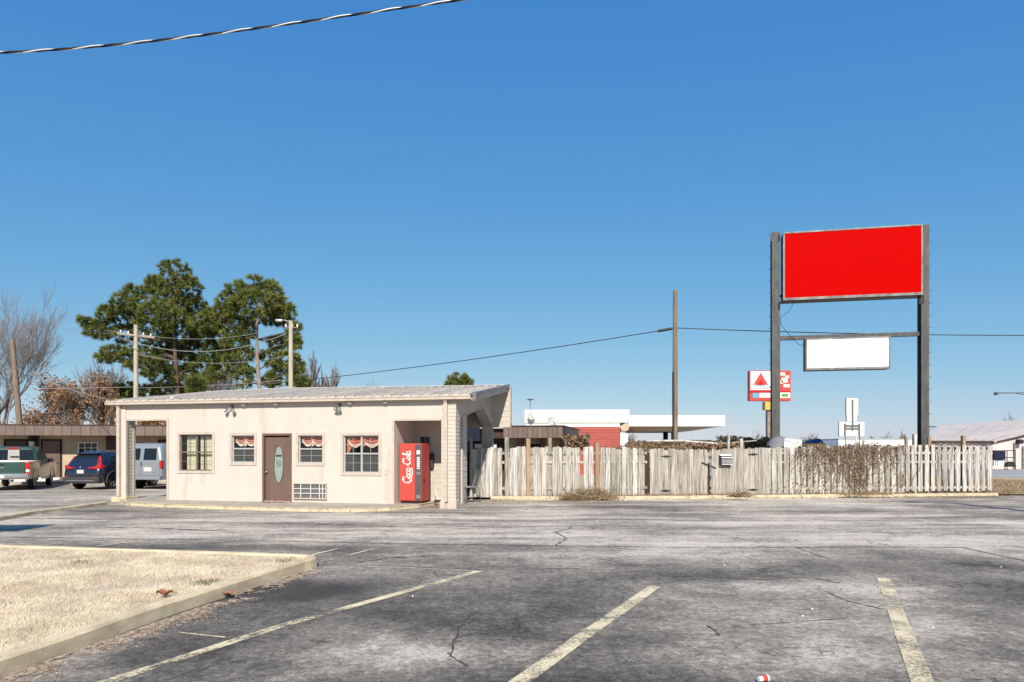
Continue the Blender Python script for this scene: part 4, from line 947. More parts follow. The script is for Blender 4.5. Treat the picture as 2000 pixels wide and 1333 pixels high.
# pergola-like heap behind the gate: poles + dead creeper
cr_ = empty('fallen_poles', (0, 0, 0), 0, 'long pale poles matted with dead creeper, lying just above the gate', 'poles')
MB().tube([at(1262, 862, 27.2), at(1330, 861.5, 27.2), at(1400, 867, 27.2)], .05, 6).build('pole', M['woodpale'], cr_)
MB().tube([at(1290, 869, 27.4), at(1380, 869, 27.4), at(1420, 866, 27.4), at(1478, 861, 27.4)], .03, 6).build('pole', M['wood'], cr_)
P = []
for i in range(2600):
    px = random.uniform(1225, 1452); P.append(at(px, 866+5*math.sin((px-1225)/227*PI)*-.0+random.gauss(5, 3.0), 27.6+random.gauss(0, .3)))
leafcloud('foliage', np.array([tuple(p) for p in P]), .07, M['vine'], cr_)
P = [at(random.gauss(1368, 18), 862+abs(random.gauss(0, 3)), 29+random.gauss(0, .4)) for i in range(500)]
leafcloud('foliage', np.array([tuple(p) for p in P]), .08, M['bushgreen'], cr_)

# dry brush heaps and leaf piles at the fence foot
def brush(name, px, py, rx, ry, h, n_, label, mat_=None, z=.0):
    g = gp(px, py, z); o = empty(name, (g.x, g.y, z), 0, label, 'brush')
    mb = MB()
    for i in range(n_):
        a0 = random.uniform(0, 2*PI); r_ = math.sqrt(random.random()); p0 = Vector((rx*r_*math.cos(a0), ry*r_*math.sin(a0), 0)); hh = h*(1-r_*r_*.8)
        d = Vector((random.gauss(0, 1), random.gauss(0, .5), random.gauss(0, .45))).normalized()*random.uniform(.15, .4); c0 = p0+Vector((0, 0, hh*random.uniform(.1, 1)))
        p1 = c0-d; p2 = c0+d*.2+Vector((0, 0, .04)); p3 = c0+d
        for q in (p1, p2, p3): q.z = max(q.z, .005)
        mb.tube([p1, p2, p3], [.006, .005, .002], 3, cap=False)
    mb.build('twigs', mat_ or M['brush'], o)
    P = np.stack([rng.normal(0, rx*.6, n_), rng.normal(0, ry*.5, n_), np.abs(rng.normal(0, h*.4, n_))+.01], -1); leafcloud('leaves', P, .035, M['brush'], o)
brush('dry_brush', 1150, 978, .95, .3, .42, 420, 'heap of tangled dry twigs on the kerb below the picket fence')
brush('leaf_pile', 958, 972, .22, .12, .12, 60, 'small pile of rusty leaves at the fence foot beside the patio chair', M['brick'], .06)
brush('dry_weeds', 1445, 972, .35, .1, .16, 110, 'thin dry weeds on the kerb in front of the gate', None, .1)
brush('dry_weeds', 1690, 968, .9, .1, .12, 110, 'straggly dry weeds on the kerb below the vine-covered fence', None, .1)
n = 3800; t = rng.random(n); p0 = np.array([FKL.x, FKL.y]); p1 = np.array([FKR.x, FKR.y]); q = p0+t[:, None]*(p1-p0); q[:, 1] += rng.normal(-.05, .14, n)*(.4+vnoise(t*14, t*0, 3))
blades('kerb_litter', q[:, 0], q[:, 1]-.02, .01, .005, .05, .03, M['brush'], 3, label='scattered dry stalks along the fence kerb', cat='litter', kind='stuff')
q = p0+t[:, None]*(p1-p0)+np.array([0, .22]); q[:, 1] += rng.normal(.05, .08, n)
blades('fence_foot_grass', q[:, 0], q[:, 1], .08, .03, .14, .02, M['brush'], 1.5, label='dry grass growing along the foot of the picket fences', cat='grass', kind='stuff')

# ------------------------------------------------------------------ big pylon sign
S0 = at(1514, 880, 30.2); S1 = at(1803, 880, 29.0); sd_ = (S1-S0); sd_.z = 0; SW = sd_.length; srot = math.atan2(sd_.y, sd_.x)
SG = empty('pylon_sign', (S0.x, S0.y, 0), srot, 'tall two-post roadside sign with blank red cabinet and smaller white box', 'sign')
def hpost(u, w_, d_, h):
    mb = MB(); mb.box(u-w_/2, u+w_/2, -d_/2, -d_/2+.03, 0, h); mb.box(u-w_/2, u+w_/2, d_/2-.03, d_/2, 0, h); mb.box(u-.02, u+.02, -d_/2+.03, d_/2-.03, 0, h)
    return mb.build('post', M['steel'], SG)
hpost(0, .34, .42, 11.33); hpost(SW, .30, .46, 11.24)
def pegs(u, s_, z0, z1):
    z = z0
    while z < z1:
        MB().tube([(u, -.1, z), (u+s_*.10, -.1, z), (u+s_*.12, -.1, z+.035)], .011, 5).build('step_bolt', M['darksteel'], SG); z += .52
pegs(-.17, -1, 1.9, 11.3); pegs(SW+.165, 1, 1.7, 11.3)
c0, c1 = .28, SW-.17; zc0, zc1 = 8.33, 11.20; vd0, vd1 = -.42, .30
cab = MB().box(c0, c1, vd0+.055, vd1, zc0, zc1).build('red_cabinet', M['darksteel'], SG)
fr_ = MB(); t_ = .045
fr_.box(c0-.02, c1+.02, vd0, vd0+.10, zc1-t_, zc1+.02).box(c0-.02, c1+.02, vd0, vd0+.10, zc0-.08, zc0+t_-.02).box(c0-.02, c0+t_, vd0, vd0+.10, zc0+t_-.02, zc1-t_).box(c1-t_, c1+.02, vd0, vd0+.10, zc0+t_-.02, zc1-t_)
fr_.build('cabinet_frame', M['frame'], cab)
MB().box(c0+t_, c1-t_, vd0+.02, vd0+.05, zc0+t_-.02, zc1-t_).build('red_face', M['red'], cab)
MB().box(c0-.02, c1+.02, vd0+.10, vd1, zc0-.09, zc0-.003).build('cabinet_base', M['steel'], cab)
MB().tube([(c0-.4, 0, zc0+.2), (c0+.3, 0, zc0+.2)], .06, 8).tube([(c1-.1, 0, zc1-.3), (c1+.2, 0, zc1-.3)], .06, 8).build('bracket', M['darksteel'], SG)
zb0 = 6.58; MB().box(.17, SW-.165, -.10, .10, zb0, zb0+.17).build('crossbar', M['steel'], SG)
d0, d1 = (1573-1514)/289*SW, (1736-1514)/289*SW; zw0, zw1 = 5.20, zb0-.0
wc = MB().box(d0, d1, -.26, .26, zw0, zw1-.003).build('white_cabinet', M['steel'], SG)
f_ = MB(); f_.box(d0-.01, d1+.01, -.30, -.255, zw0, zw0+.09).box(d0-.01, d1+.01, -.30, -.255, zw1-.06, zw1).box(d0-.01, d0+.06, -.30, -.255, zw0+.09, zw1-.06).box(d1-.05, d1+.01, -.30, -.255, zw0+.09, zw1-.06)
f_.build('cabinet_frame', M['frame'], wc); MB().box(d0+.06, d1-.05, -.285, -.262, zw0+.09, zw1-.06).build('white_face', M['signwhite'], wc)
MB().tube([(.80, -.2, zc0-.05), (.55, -.2, zc0-.5), (.19, -.2, 7.55), (.22, -.2, 7.2), (.7, -.2, 6.6), (.95, -.2, 6.35), (d0, -.2, 6.25)], .011, 4).build('supply_cable', M['black'], SG)
MB().box(.10, .17, -.235, -.211, 7.9, 8.15).build('junction_box', M['darksteel'], SG); MB().box(SW-.24, SW-.10, -.26, -.231, 7.9, 8.3).build('junction_box', M['darksteel'], SG)
for zz_ in (7.95, 10.9): MB().box(.10, .16, -.235, -.22, zz_, zz_+.3).box(SW-.12, SW-.06, -.255, -.24, zz_, zz_+.3).build('bolt_plate', M['black'], SG)

# ------------------------------------------------------------------ utility poles and wires
def upole(px, ytop, D, r, m_, label, lean=0, arm=None, base=None):
    t_ = at(px, ytop, D); o = empty('utility_pole', (t_.x-lean, D, 0), 0, label, 'pole', 'wooden utility poles behind the motel')
    MB().tube([(0, 0, -.05), (lean*.5, 0, t_.z*.5), (lean, 0, t_.z)], [r*1.15, r, r*.82], 10).build('shaft', m_, o)
    return o, t_
p1_, t1 = upole(1318.5, 567, 33, .125, M['poleWood'], 'tall bare brown utility pole between the gas station canopy and the sign'); p1_['label'] = 'tall bare brown utility pole left of the big sign'
p2_, t2 = upole(265.5, 635, 44, .15, M['poleGrey'], 'pale utility pole with a crossarm in front of the left pine')
p3_, t3 = upole(568, 627, 42, .15, M['poleGrey'], 'pale utility pole with a lamp arm in front of the right pine')
p4_, t4 = upole(24, 664, 43, .17, M['poleWood'], 'leaning brown utility pole above the motel roof on the far left', lean=-.75)
for m_ in ((-1.2, 0, 1.25, 0),):
    MB().box(-1.1, 1.1, -.08, .06, t2.z-.75, t2.z-.62).build('crossarm', M['poleGrey'], p2_).rotation_euler = (0, 0, R(48))
for k_ in (-.9, -.45, .45, .9): MB().tube([(k_*math.cos(R(48)), k_*math.sin(R(48)), t2.z-.62), (k_*math.cos(R(48)), k_*math.sin(R(48)), t2.z-.45)], .05, 6).build('insulator', M['whiteplastic'], p2_)
MB().tube([(0, 0, 4.2), (.9, -.3, 4.5)], .03, 5).build('lamp_arm', M['alu'], p2_); MB().tube([(.95, -.3, 4.6), (.95, -.3, 4.3), (.95, -.3, 4.1)], [.08, .2, .22], 8).build('lamp', M['lampglass'], p2_)
MB().tube([(0, 0, t3.z-.1), (-.35, -.1, t3.z+.02), (-.6, -.15, t3.z-.0)], .03, 6).build('lamp_arm', M['alu'], p3_); MB().vloft([(t3.z-.10, -.85, -.45, -.3, -.1, .06), (t3.z+.02, -.9, -.4, -.33, -.07, .08), (t3.z+.06, -.8, -.5, -.28, -.12, .05)]).build('lamp', M['alu'], p3_)
MB().box(-.35, .45, -.03, .04, t3.z-.45, t3.z-.38).build('crossarm', M['poleWood'], p3_)
for k_ in (-.3, .1, .4): MB().tube([(k_, 0, t3.z-.38), (k_, 0, t3.z-.2)], .05, 6).build('insulator', M['whiteplastic'], p3_)
MB().tube([(-.12, -.12, 0), (-.12, -.12, 5.5)], .05, 6).build('conduit', M['darksteel'], p1_)
def wire(a_, b_, sag, r, label, n=24, m_=None, name='overhead_wire'):
    a_, b_ = Vector(a_), Vector(b_); pts = [a_.lerp(b_, i/n)-Vector((0, 0, sag*4*(i/n)*(1-i/n))) for i in range(n+1)]
    MB().tube(pts, r, 5).build(name, m_ or M['darksteel'], None, label=label, cat='cable')
M['cable_grey'] = mat('grey_cable', (.30, .29, .28), None, .6, 3, bump=0)
wire(at(575, 745, 46), at(1297, 645, 33), .16, .022, 'dark service wire rising from behind the pines to the bare brown pole')
wire(at(1285, 647, 33), at(1313, 642, 33), .0, .07, 'short dark splice sleeve at the left of the bare brown pole', 3)
wire(at(1322, 641, 33), at(2120, 655, 33), .12, .022, 'dark wire running right from the bare brown pole behind the sign')
wire(t2+Vector((0, 0, -.55)), t3+Vector((-.3, 0, -.35)), .55, .014, 'upper pale wire between the two pale utility poles', 20, M['cable_grey'])
wire(t2+Vector((-.7, -.6, -.9)), t3+Vector((-.3, 0, -.8)), 1.0, .022, 'lower sagging pale cable between the two pale utility poles', 20, M['cable_grey'])
wire(at(268, 692, 44), at(568, 694, 42), .55, .015, 'middle cable sagging across both pines', 20, M['cable_grey'])
wire(at(-60, 760, 43), at(262, 756, 44), .05, .018, 'pale cable crossing from the left frame edge to the pole before the pine', 20, M['cable_grey'])
wire(at(27, 716, 43), at(210, 780, 30), .2, .014, 'thin pale cable dropping from the leaning pole to the office roof', 20, M['cable_grey'])
wire(at(270, 758, 44), at(566, 742, 42), .1, .015, 'low cable skimming the office roof between the pale poles', 20, M['cable_grey'])
wire(at(130, 641, 60), t2+Vector((-.6, -.6, -.5)), .1, .018, 'thin wire reaching left from the crossarm', 20, M['cable_grey'])
wire(at(130, 646, 60), t2+Vector((-.8, -.7, -.6)), .2, .018, 'second thin wire reaching left just under the crossarm wire', 20, M['cable_grey'])
# near twisted service cable across the upper left
def twisted():
    pl_ = [(-120, 112), (0, 103), (170, 93), (400, 68), (550, 49), (700, 28), (900, 0), (1100, -38)]; o = empty('twisted_cable', (0, 0, 0), 0, 'thick twisted black and bare service cable across the upper left sky', 'cable')
    xs = [p[0] for p in pl_]; N_ = 420; A = []; B_ = []; C_ = []
    for i in range(N_+1):
        px = -120+1220*i/N_; py = float(np.interp(px, xs, [p[1] for p in pl_]))
        py = np.polyval(PF_, px); D = 8.6; c = at(px, py, D); ph = 2*PI*px/97.0; r_ = .0085
        for L_, off in ((A, 0), (B_, PI*.62), (C_, PI*1.25)): L_.append(c+Vector((0, r_*math.sin(ph+off), r_*math.cos(ph+off))))
    MB().tube(A, .0080, 6).build('bare_strand', M['cable_bare'], o); MB().tube(B_, .0072, 6).build('black_strand', M['black'], o); MB().tube(C_, .0072, 6).build('black_strand', M['black'], o)
M['cable_bare'] = mat('bare_aluminium_strand', (.70, .68, .62), None, .5, 3, bump=0, metal=.2)
PF_ = np.polyfit([0, 170, 400, 550, 700, 900], [103, 93, 68, 49, 28, 0], 3); twisted()

# ------------------------------------------------------------------ motel wings
def motel(name, o_, rot, L_, ztop, zbot, depth, label, npan, wallv=1.25, walkz=.12):
    o = empty(name, o_, rot, label, 'building'); pw_ = L_/npan
    src = None
    for i in range(npan):
        if src is None:
            src = MB().box(.008, pw_-.008, 0, .03, zbot, ztop).build('fascia_panel', M['brownfascia'], o, bevel=.004); 
        else: instance(src, o, (i*pw_, 0, 0))
    MB().box(0, L_, .02, .035, zbot+.01, ztop-.01).build('fascia_backing', M['darkbrown'], o)
    MB().box(-.04, L_+.04, -.03, depth, ztop, ztop+.05).build('roof', M['darkbrown'], o)
    MB().box(0, L_, .036, wallv, zbot+.03, zbot+.06).build('soffit', M['motelwall'], o)
    MB().box(0, L_, wallv, wallv+.15, 0, zbot+.03).box(0, .15, wallv+.15, depth, 0, ztop).box(L_-.15, L_, wallv+.15, depth, 0, ztop).build('wall', M['motelwall'], o)
    MB().box(0, L_, .3, wallv, 0, walkz).build('walk_slab', M['concrete'], o)
    return o
ma = at(-160, 880, 33.6); mb_ = at(420, 880, 36.0); dirm = mb_-ma; Lm = dirm.length; rm = math.atan2(dirm.y, dirm.x)
MW = motel('motel_wing', (ma.x, ma.y, 0), rm, Lm, 2.99, 2.48, 7, 'long low tan motel wing with brown panelled fascia behind the vehicles', 32)
def mu_(px, v=1.25):
    k_ = (px-1000)/F; ox, oy = ma.x-math.sin(rm)*v, ma.y+math.cos(rm)*v; return (k_*oy-ox)/(math.cos(rm)-k_*math.sin(rm))
wv = 1.25
MB().box(mu_(55), mu_(77), wv-.04, wv, .12, 2.50).box(mu_(211), mu_(236), wv-.3, wv, .12, 2.5).build('wood_panel', M['darkbrown'], MW)
def mdoor(x0, x1):
    a_, b_ = mu_(x0), mu_(x1); d_ = MB().box(a_, b_, wv-.05, wv-.012, .16, 2.22).build('door', M['doorbrown'] if x0 > 60 else M['darkbrown'], MW)
    MB().box(a_-.08, a_, wv-.08, wv-.001, .12, 2.30).box(b_, b_+.08, wv-.08, wv-.001, .12, 2.30).box(a_, b_, wv-.08, wv-.001, 2.22, 2.30).build('door_frame', M['black'], MW)
    w_ = b_-a_
    for i in range(2):
        for z0, z1 in ((.35, .95), (1.05, 1.55), (1.65, 2.05)): MB().box(a_+w_*(.14+.42*i), a_+w_*(.44+.42*i), wv-.062, wv-.048, z0, z1).build('door_panel', M['doorbrown'] if x0 > 60 else M['darkbrown'], d_, bevel=.006)
    MB().tube([(b_-.07, wv-.05, 1.05), (b_-.07, wv-.12, 1.05)], .03, 8).build('handle', M['chrome'], d_)
    MB().box(a_-.1, b_+.1, wv-.35, wv-.05, .10, .30).build('door_step', M['white'], MW)
mdoor(84, 118); mdoor(12, 52)
def mwin(x0, x1, y0, y1, D=36):
    a_, b_ = mu_(x0), mu_(x1); z0, z1 = CH+(HY-y1)/F*D, CH+(HY-y0)/F*D
    f_ = MB(); f_.box(a_, b_, wv-.05, wv-.002, z0, z0+.05).box(a_, b_, wv-.05, wv-.002, z1-.05, z1).box(a_, a_+.05, wv-.05, wv-.002, z0+.05, z1-.05).box(b_-.05, b_, wv-.05, wv-.002, z0+.05, z1-.05)
    for i in (1, 2): f_.box(a_+(b_-a_)*i/3-.014, a_+(b_-a_)*i/3+.014, wv-.045, wv-.01, z0+.05, z1-.05)
    f_.box(a_+.05, b_-.05, wv-.043, wv-.012, (z0+z1)/2-.014, (z0+z1)/2+.014); w_ = f_.build('window', M['white'], MW)
    for i in range(3):
        for j in range(2):
            p0_, p1_ = a_+.05+(b_-a_-.1)*i/3, a_+.05+(b_-a_-.1)*(i+1)/3; q0, q1 = z0+.05+(z1-z0-.1)*j/2, z0+.05+(z1-z0-.1)*(j+1)/2
            MB().box(p0_+.01, p1_-.01, wv-.03, wv-.02, q0+.01, q1-.01).build('pane', M['carglass'], w_)
mwin(153, 192, 864, 887); mwin(262, 281, 866, 888); mdoor(312, 340)
ln = empty('wall_lantern', (ma.x+math.cos(rm)*mu_(66)-math.sin(rm)*1.1, ma.y+math.sin(rm)*mu_(66)+math.cos(rm)*1.1, 2.0), rm, 'black wall lantern with pale glass beside the brown motel door', 'light')
MB().box(-.12, .12, -.02, .02, .18, .40).tube([(0, 0, .0), (0, 0, .25)], [.02, .09], 6).build('bracket', M['black'], ln); MB().vloft([(-.08, -.09, .09, -.12, .04, .02), (.18, -.12, .12, -.15, .06, .02)]).build('lamp_glass', M['lampglass'], ln)
# air conditioner under the shade
ra = at(983, 880, 30.4); rr_ = -TH; Lr = (at(1099, 880, 29.8)-ra).length
MR = motel('motel_wing', (ra.x, ra.y, 0), rr_, Lr, 2.77, 2.27, 6, 'short motel wing with brown panelled fascia rising behind the picket fence', 12, 1.1)
MB().prism([(Lr, 0, 2.27), (Lr+.10, .5, 2.30), (Lr+.10, 5, 2.3), (Lr+.06, 5, 2.72), (Lr+.06, .3, 2.72), (Lr, 0, 2.77)], (.01, 0, 0)).build('end_fascia', M['darkbrown'], MR)
for px in (1010, 1053, 1092): 
    k_ = (px-983)/116*Lr; MB().box(k_-.09, k_+.09, .8, 1.09, 0, 2.29).build('wall_pilaster', M['brownfascia'], MR)
MB().box(1.0, 1.5, 1.07, 1.098, .9, 2.0).box(.25, .95, 1.07, 1.098, .9, 1.9).build('window', M['carglass'], MR)
# recessed link with navy awning between office and right wing
lk = empty('motel_link', (at(905, 880, 31.5).x, 31.5, 0), -TH, 'dark recessed link with navy awning seen through the office arch', 'building')
MB().box(-1.3, 2.0, 1.2, 1.35, 0, 3.0).build('wall', M['darkbrown'], lk)
for i in range(6): MB().box(.12+i*.105, .21+i*.105, 0, .04, 1.72+(880-862)/42, 1.72+(880-831)/42).build('awning_slat', M['navyfascia'], lk)
MB().box(.10, .77, .045, 1.2, 2.15, 2.87).build('awning', M['navyfascia'], lk)
MB().box(.8, 2.0, -.02, .5, 2.72, 2.86).build('fascia', M['siding'], lk)
MB().box(.3, 1.35, .9, 1.0, 1.72+.12, 1.72+.30).build('window_head', M['white'], lk)
MB().box(1.05, 2.0, .5, .55, 2.55, 2.72).build('brown_band', M['brownfascia'], lk)
# satellite dishes
def dish(name, p_, r, tilt, rz, label, mast=.5, sx=1.0):
    o = empty(name, p_, rz, label, 'satellite dish'); vs = []; nr_, na = 5, 20
    for i in range(nr_+1):
        rr = r*i/nr_
        for k_ in range(na): an = 2*PI*k_/na; vs.append((rr*math.cos(an)*sx, -(-.22*r+.22*rr*rr/r), rr*math.sin(an)))
    fs = [(i*na+k_, i*na+(k_+1) % na, (i+1)*na+(k_+1) % na, (i+1)*na+k_) for i in range(nr_) for k_ in range(na)]
    mb = MB(); mb.add(vs, fs, True); d_ = mb.build('reflector', M['dish'], o, loc=(0, 0, mast)); d_.rotation_euler = (R(tilt), 0, 0)
    so = d_.modifiers.new('s', 'SOLIDIFY'); so.thickness = .015
    MB().tube([(0, .12, 0), (0, .12, mast*.8), (0, .05, mast)], .025, 6).build('mast', M['steel'], o)
    MB().tube([(0, 0, mast-r*.8), (0, -r*.75, mast-r*.35)], .012, 5).tube([(0, -r*.8, mast-r*.42), (0, -r*.7, mast-r*.3)], .035, 6).build('feed_arm', M['steel'], o)
M['dish'] = mat('grey_dish_enamel', (.50, .49, .47), (.36, .35, .34), .5, 8, bump=.05)
q = at(1079, 833, 31.0); dish('satellite_dish', q, .26, -28, R(25), 'wide oval grey satellite dish on the brown motel roof edge', .24, 1.12)
# ------------------------------------------------------------------ gas station
GS = empty('gas_station', (at(1025, 880, 50).x, 50, 0), -R(2), 'white-topped gas station store with a faded red ribbed side', 'building')
gs = lambda px: (px-1025)/F*50; gz = lambda py: CH+(HY-py)/F*50
MB().box(0, gs(1228), 0, .5, gz(826), gz(801)).box(.1, gs(1210), .04, 9, gz(834), gz(826.6)).box(.3, gs(1225), .55, 9, gz(830), gz(803)).build('parapet', M['white'], GS)
MB().box(0, gs(1228), -.03, .0, gz(826.4), gz(825.6)).build('flashing', M['greyframe'], GS)
mb = MB(); mb.box(.2, gs(1210), .06, 9, -.1, gz(834.2)); z = gz(834.2)-.03
mb.build('wall', M['redwall'], GS)
mb = MB(); zz_ = .3
while zz_ < gz(835)-.1: mb.box(gs(1100), gs(1209), .035, .062, zz_, zz_+.05); zz_ += .17
mb.build('wall_ribs', M['redwall'], GS)
MB().prism([(gs(1209), .0, gz(834)), (gs(1226), .0, gz(824)), (gs(1229), .0, gz(833)), (gs(1225), .0, gz(842)), (gs(1214), .0, gz(842))], (0, 2, 0)).build('eave_end', M['motelwall'], GS)
MB().box(gs(1210.5), gs(1225), -.1, 2.0, 0, gz(848)).build('white_box', M['white'], GS)
MB().box(gs(1212), gs(1222), .2, 1.2, gz(848), gz(838)).build('column', M['white'], GS)
# canopy
cb = at(1226, 880, 52); CN = empty('fuel_canopy', (cb.x, 52, 0), 0, 'flat white fuel canopy on dark columns right of the store', 'canopy'); cw = (1416-1226)/F*52; cz = lambda py: CH+(HY-py)/F*52
MB().box(0, cw, 0, .15, cz(833), cz(811.5)).box(0, cw, 10, 10.15, cz(833), cz(811.5)).box(0, .15, .15, 10, cz(833), cz(811.5)).box(cw-.15, cw, .15, 10, cz(833), cz(811.5)).build('fascia', M['white'], CN)
MB().box(-.1, cw+.0, .15, 10, cz(833)-.0, cz(833)+.06).hexa([(1.0, 1.5, cz(841)), (cw-2.2, 1.5, cz(841)), (cw-2.2, 8, cz(841)), (1.0, 8, cz(841))], [(0, .2, cz(833)-.001), (cw-.2, .2, cz(833)-.001), (cw-.2, 9.8, cz(833)-.001), (0, 9.8, cz(833)-.001)]).build('soffit', M['motelwall'], CN)
for px, w_, m_ in ((1324, .17, 'darksteel'), (1336.5, .05, 'blue'), (1342, .05, 'blue'), (1322, .10, 'darksteel')):
    x_ = (px-1226)/F*52; MB().box(x_-w_, x_+w_, 4.0, 4.0+2*w_, 0, cz(841)+.02).build('column', M[m_], CN)
q = at(1038, 821, 49.7); dish('satellite_dish', q, .30, -20, R(20), 'small round grey dish fixed on the white gas station parapet', .28)
an_ = empty('roof_antenna', at(1035.5, 802, 51), 0, 'thin television antenna standing on the gas station roof', 'antenna')
MB().tube([(0, 0, -.2), (0, 0, .85)], .022, 5).build('mast', M['steel'], an_)
for k_ in (-.12, 0, .12): MB().tube([(-.3+abs(k_), k_, .82+k_*.3), (.3-abs(k_), k_, .82+k_*.3)], .018, 4).build('element', M['steel'], an_)
MB().box(-.1, .1, -.1, .1, .74, .84).build('amplifier', M['darksteel'], an_)
# brand pylon of the gas station, blurred in the photograph
cs_ = empty('gas_price_sign', (at(1504, 880, 48).x, 48, 0), 0, 'distant red and white fuel brand sign with a triangle emblem', 'sign')
def cx_(px): return (px-1504)/F*48
def cz_(py): return CH+(HY-py)/F*48
MB().box(cx_(1500), cx_(1508), .1, .45, 0, cz_(784)).build('pole', M['barkpale'], cs_)
MB().box(cx_(1494), cx_(1507), -.05, .5, cz_(801), cz_(785)).build('yellow_box', M['yellow'], cs_)
MB().box(cx_(1464), cx_(1544.5), 0, .45, cz_(783.5), cz_(724)).build('cabinet', M['cokered'], cs_, bevel=.02)
MB().box(cx_(1466), cx_(1511), -.02, -.001, cz_(762), cz_(726)).build('white_panel', M['signwhite'], cs_)
MB().prism([(cx_(1471), -.04, cz_(752)), (cx_(1500), -.04, cz_(752)), (cx_(1485.5), -.04, cz_(728))], (0, .018, 0)).build('triangle_emblem', M['cokered'], cs_)
MB().prism([(cx_(1478), -.06, cz_(752)), (cx_(1493), -.06, cz_(752)), (cx_(1485.5), -.06, cz_(742))], (0, .018, 0)).build('triangle_core', M['tail'], cs_)
def text(s_, size, parent, mat_, loc_, rx=90, sx=1, bold=.0, name='lettering', shear=0):
    c = bpy.data.curves.new(name, 'FONT'); c.body = s_; c.size = size; c.extrude = .004; c.offset = bold; c.align_x = 'CENTER'; c.align_y = 'CENTER'; c.shear = shear
    o = bpy.data.objects.new(name, c); me = bpy.data.meshes.new_from_object(o); bpy.data.objects.remove(o); bpy.data.curves.remove(c)
    o = bpy.data.objects.new(name, me); me.materials.append(mat_); col.objects.link(o); o.parent = parent; o.location = loc_; o.rotation_euler = (R(rx), 0, 0); o.scale = (sx, 1, 1); return o
M['blurtext'] = mat('grey_lettering', (.30, .31, .40), None, .6, 3, bump=0)
text('CITGO', .36, cs_, M['blurtext'], (cx_(1488), -.03, cz_(757)), bold=.012, sx=1.05)
MB().box(cx_(1470), cx_(1481), -.03, -.001, cz_(778), cz_(768)).build('blue_square', mat('sky_blue_panel', (.10, .38, .62), None, .5, 1, bump=0), cs_)
MB().box(cx_(1483), cx_(1507), -.03, -.001, cz_(777), cz_(768)).build('grey_block', M['white'], cs_)
MB().box(cx_(1523.5), cx_(1543), -.03, -.001, cz_(778), cz_(767)).build('price_panel', M['cream'], cs_)
MB().box(cx_(1526), cx_(1539), -.05, -.031, cz_(775), cz_(770)).build('green_digits', mat('green_digit_panel', (.10, .30, .08), None, .5, 1, bump=0), cs_)
for x0, x1, y0, y1 in ((1524, 1533, 728, 734), (1526, 1538, 738, 748), (1533, 1541, 734, 739), (1530, 1542, 751, 757), (1524, 1529, 744, 750)): MB().box(cx_(x0), cx_(x1), -.03, -.001, cz_(y1), cz_(y0)).build('white_shape', M['cream'], cs_)
MB().box(cx_(1464), cx_(1544.5), -.035, -.001, cz_(766.5), cz_(763.5)).build('divider', M['tail'], cs_)

# ------------------------------------------------------------------ back-side sign and buildings on the right
bs = empty('blank_roadside_sign', (at(1667, 880, 44).x, 44, 0), 0, 'white back of a stacked roadside sign with metal frame behind the fence', 'sign')
bx = lambda px: (px-1667)/F*44; bzz = lambda py: CH+(HY-py)/F*44
MB().box(bx(1655), bx(1677.5), .1, .3, bzz(811), bzz(778)).build('upper_panel', M['cream'], bs); MB().box(bx(1656), bx(1675), .1, .3, bzz(823), bzz(811.4)).build('middle_panel', M['white'], bs)
MB().box(bx(1641), bx(1689.5), .1, .3, bzz(852), bzz(824.6)).build('lower_panel', M['white'], bs)
MB().tube([(bx(1666), 0, bzz(841)), (bx(1666), 0, bzz(780))], .035, 6).build('mast', M['frame'], bs)
for px in (1651, 1679): MB().tube([(bx(px), 0, 0), (bx(px), 0, bzz(827))], .04, 6).build('frame_post', M['frame'], bs)
for py in (831, 836.5): MB().tube([(bx(1651), 0, bzz(py)), (bx(1679), 0, bzz(py))], .035, 6).build('frame_rail', M['frame'], bs)
ls = empty('low_white_store', (at(1640, 880, 90).x, 90, 0), R(0), 'long low white flat-roofed building far behind the fence', 'building')
lx = (1800-1640)/F*90; MB().box(0, lx, 0, 12, 0, 2.3).build('wall', M['white'], ls); MB().box(-.3, lx+.3, -.3, 12.3, 2.3, 3.1).build('fascia', M['pole_white'], ls); MB().box(-.35, lx+.35, -.35, 12.3, 3.1, 3.25).build('roof', M['green_roof'], ls)
# pink metal building: low-slope roof with eave facing us at left, gable wall on the right
D1 = 62; pb = empty('metal_warehouse', (0, 0, 0), 0, 'large pale pink metal warehouse with low gabled roof at the right edge', 'building')
A_ = at(1813, 866, D1); Bq = at(1944, 866, D1); T0 = at(1840, 833, D1+11); T1 = at(2075, 817, D1+11)
e0 = Vector((A_.x, D1, 2.35)); e1 = Vector((Bq.x, D1, 2.35))
roofp = [at(1813, 865.5, D1), at(1941, 866, D1), at(2012, 846, D1+3), at(2160, 812, D1+15), at(1836, 833, D1+15)]
mb = MB(); mb.prism(roofp, (0, 0, .12)); mb.build('roof', M['pinkroof'], pb)
for i in range(9):
    t_ = i/8; a_ = roofp[0].lerp(roofp[1], t_); b_ = roofp[4].lerp(roofp[3], t_*.8); d_ = (b_-a_); MB().tube([a_+Vector((0, 0, .14)), b_+Vector((0, 0, .14))], .035, 4).build('roof_seam', M['pinkroof'], pb)
MB().tube([roofp[0]+Vector((0, 0, .12)), roofp[1]+Vector((0, 0, .12))], .10, 6).build('gutter', M['darkbrown'], pb)
w_ = [(roofp[0].x+.1, D1+.3), (roofp[1].x-.1, D1+.3)]
MB().box(w_[0][0], w_[1][0]+.3, D1+.3, D1+.5, 0, 2.32).build('wall', M['pinkwall'], pb)
g0 = Vector((roofp[1].x+.2, D1+.35, 0)); g1 = Vector((roofp[1].x+12, D1+.8, 0)); zt0 = roofp[1].z-.02; zt1 = zt0+2.6
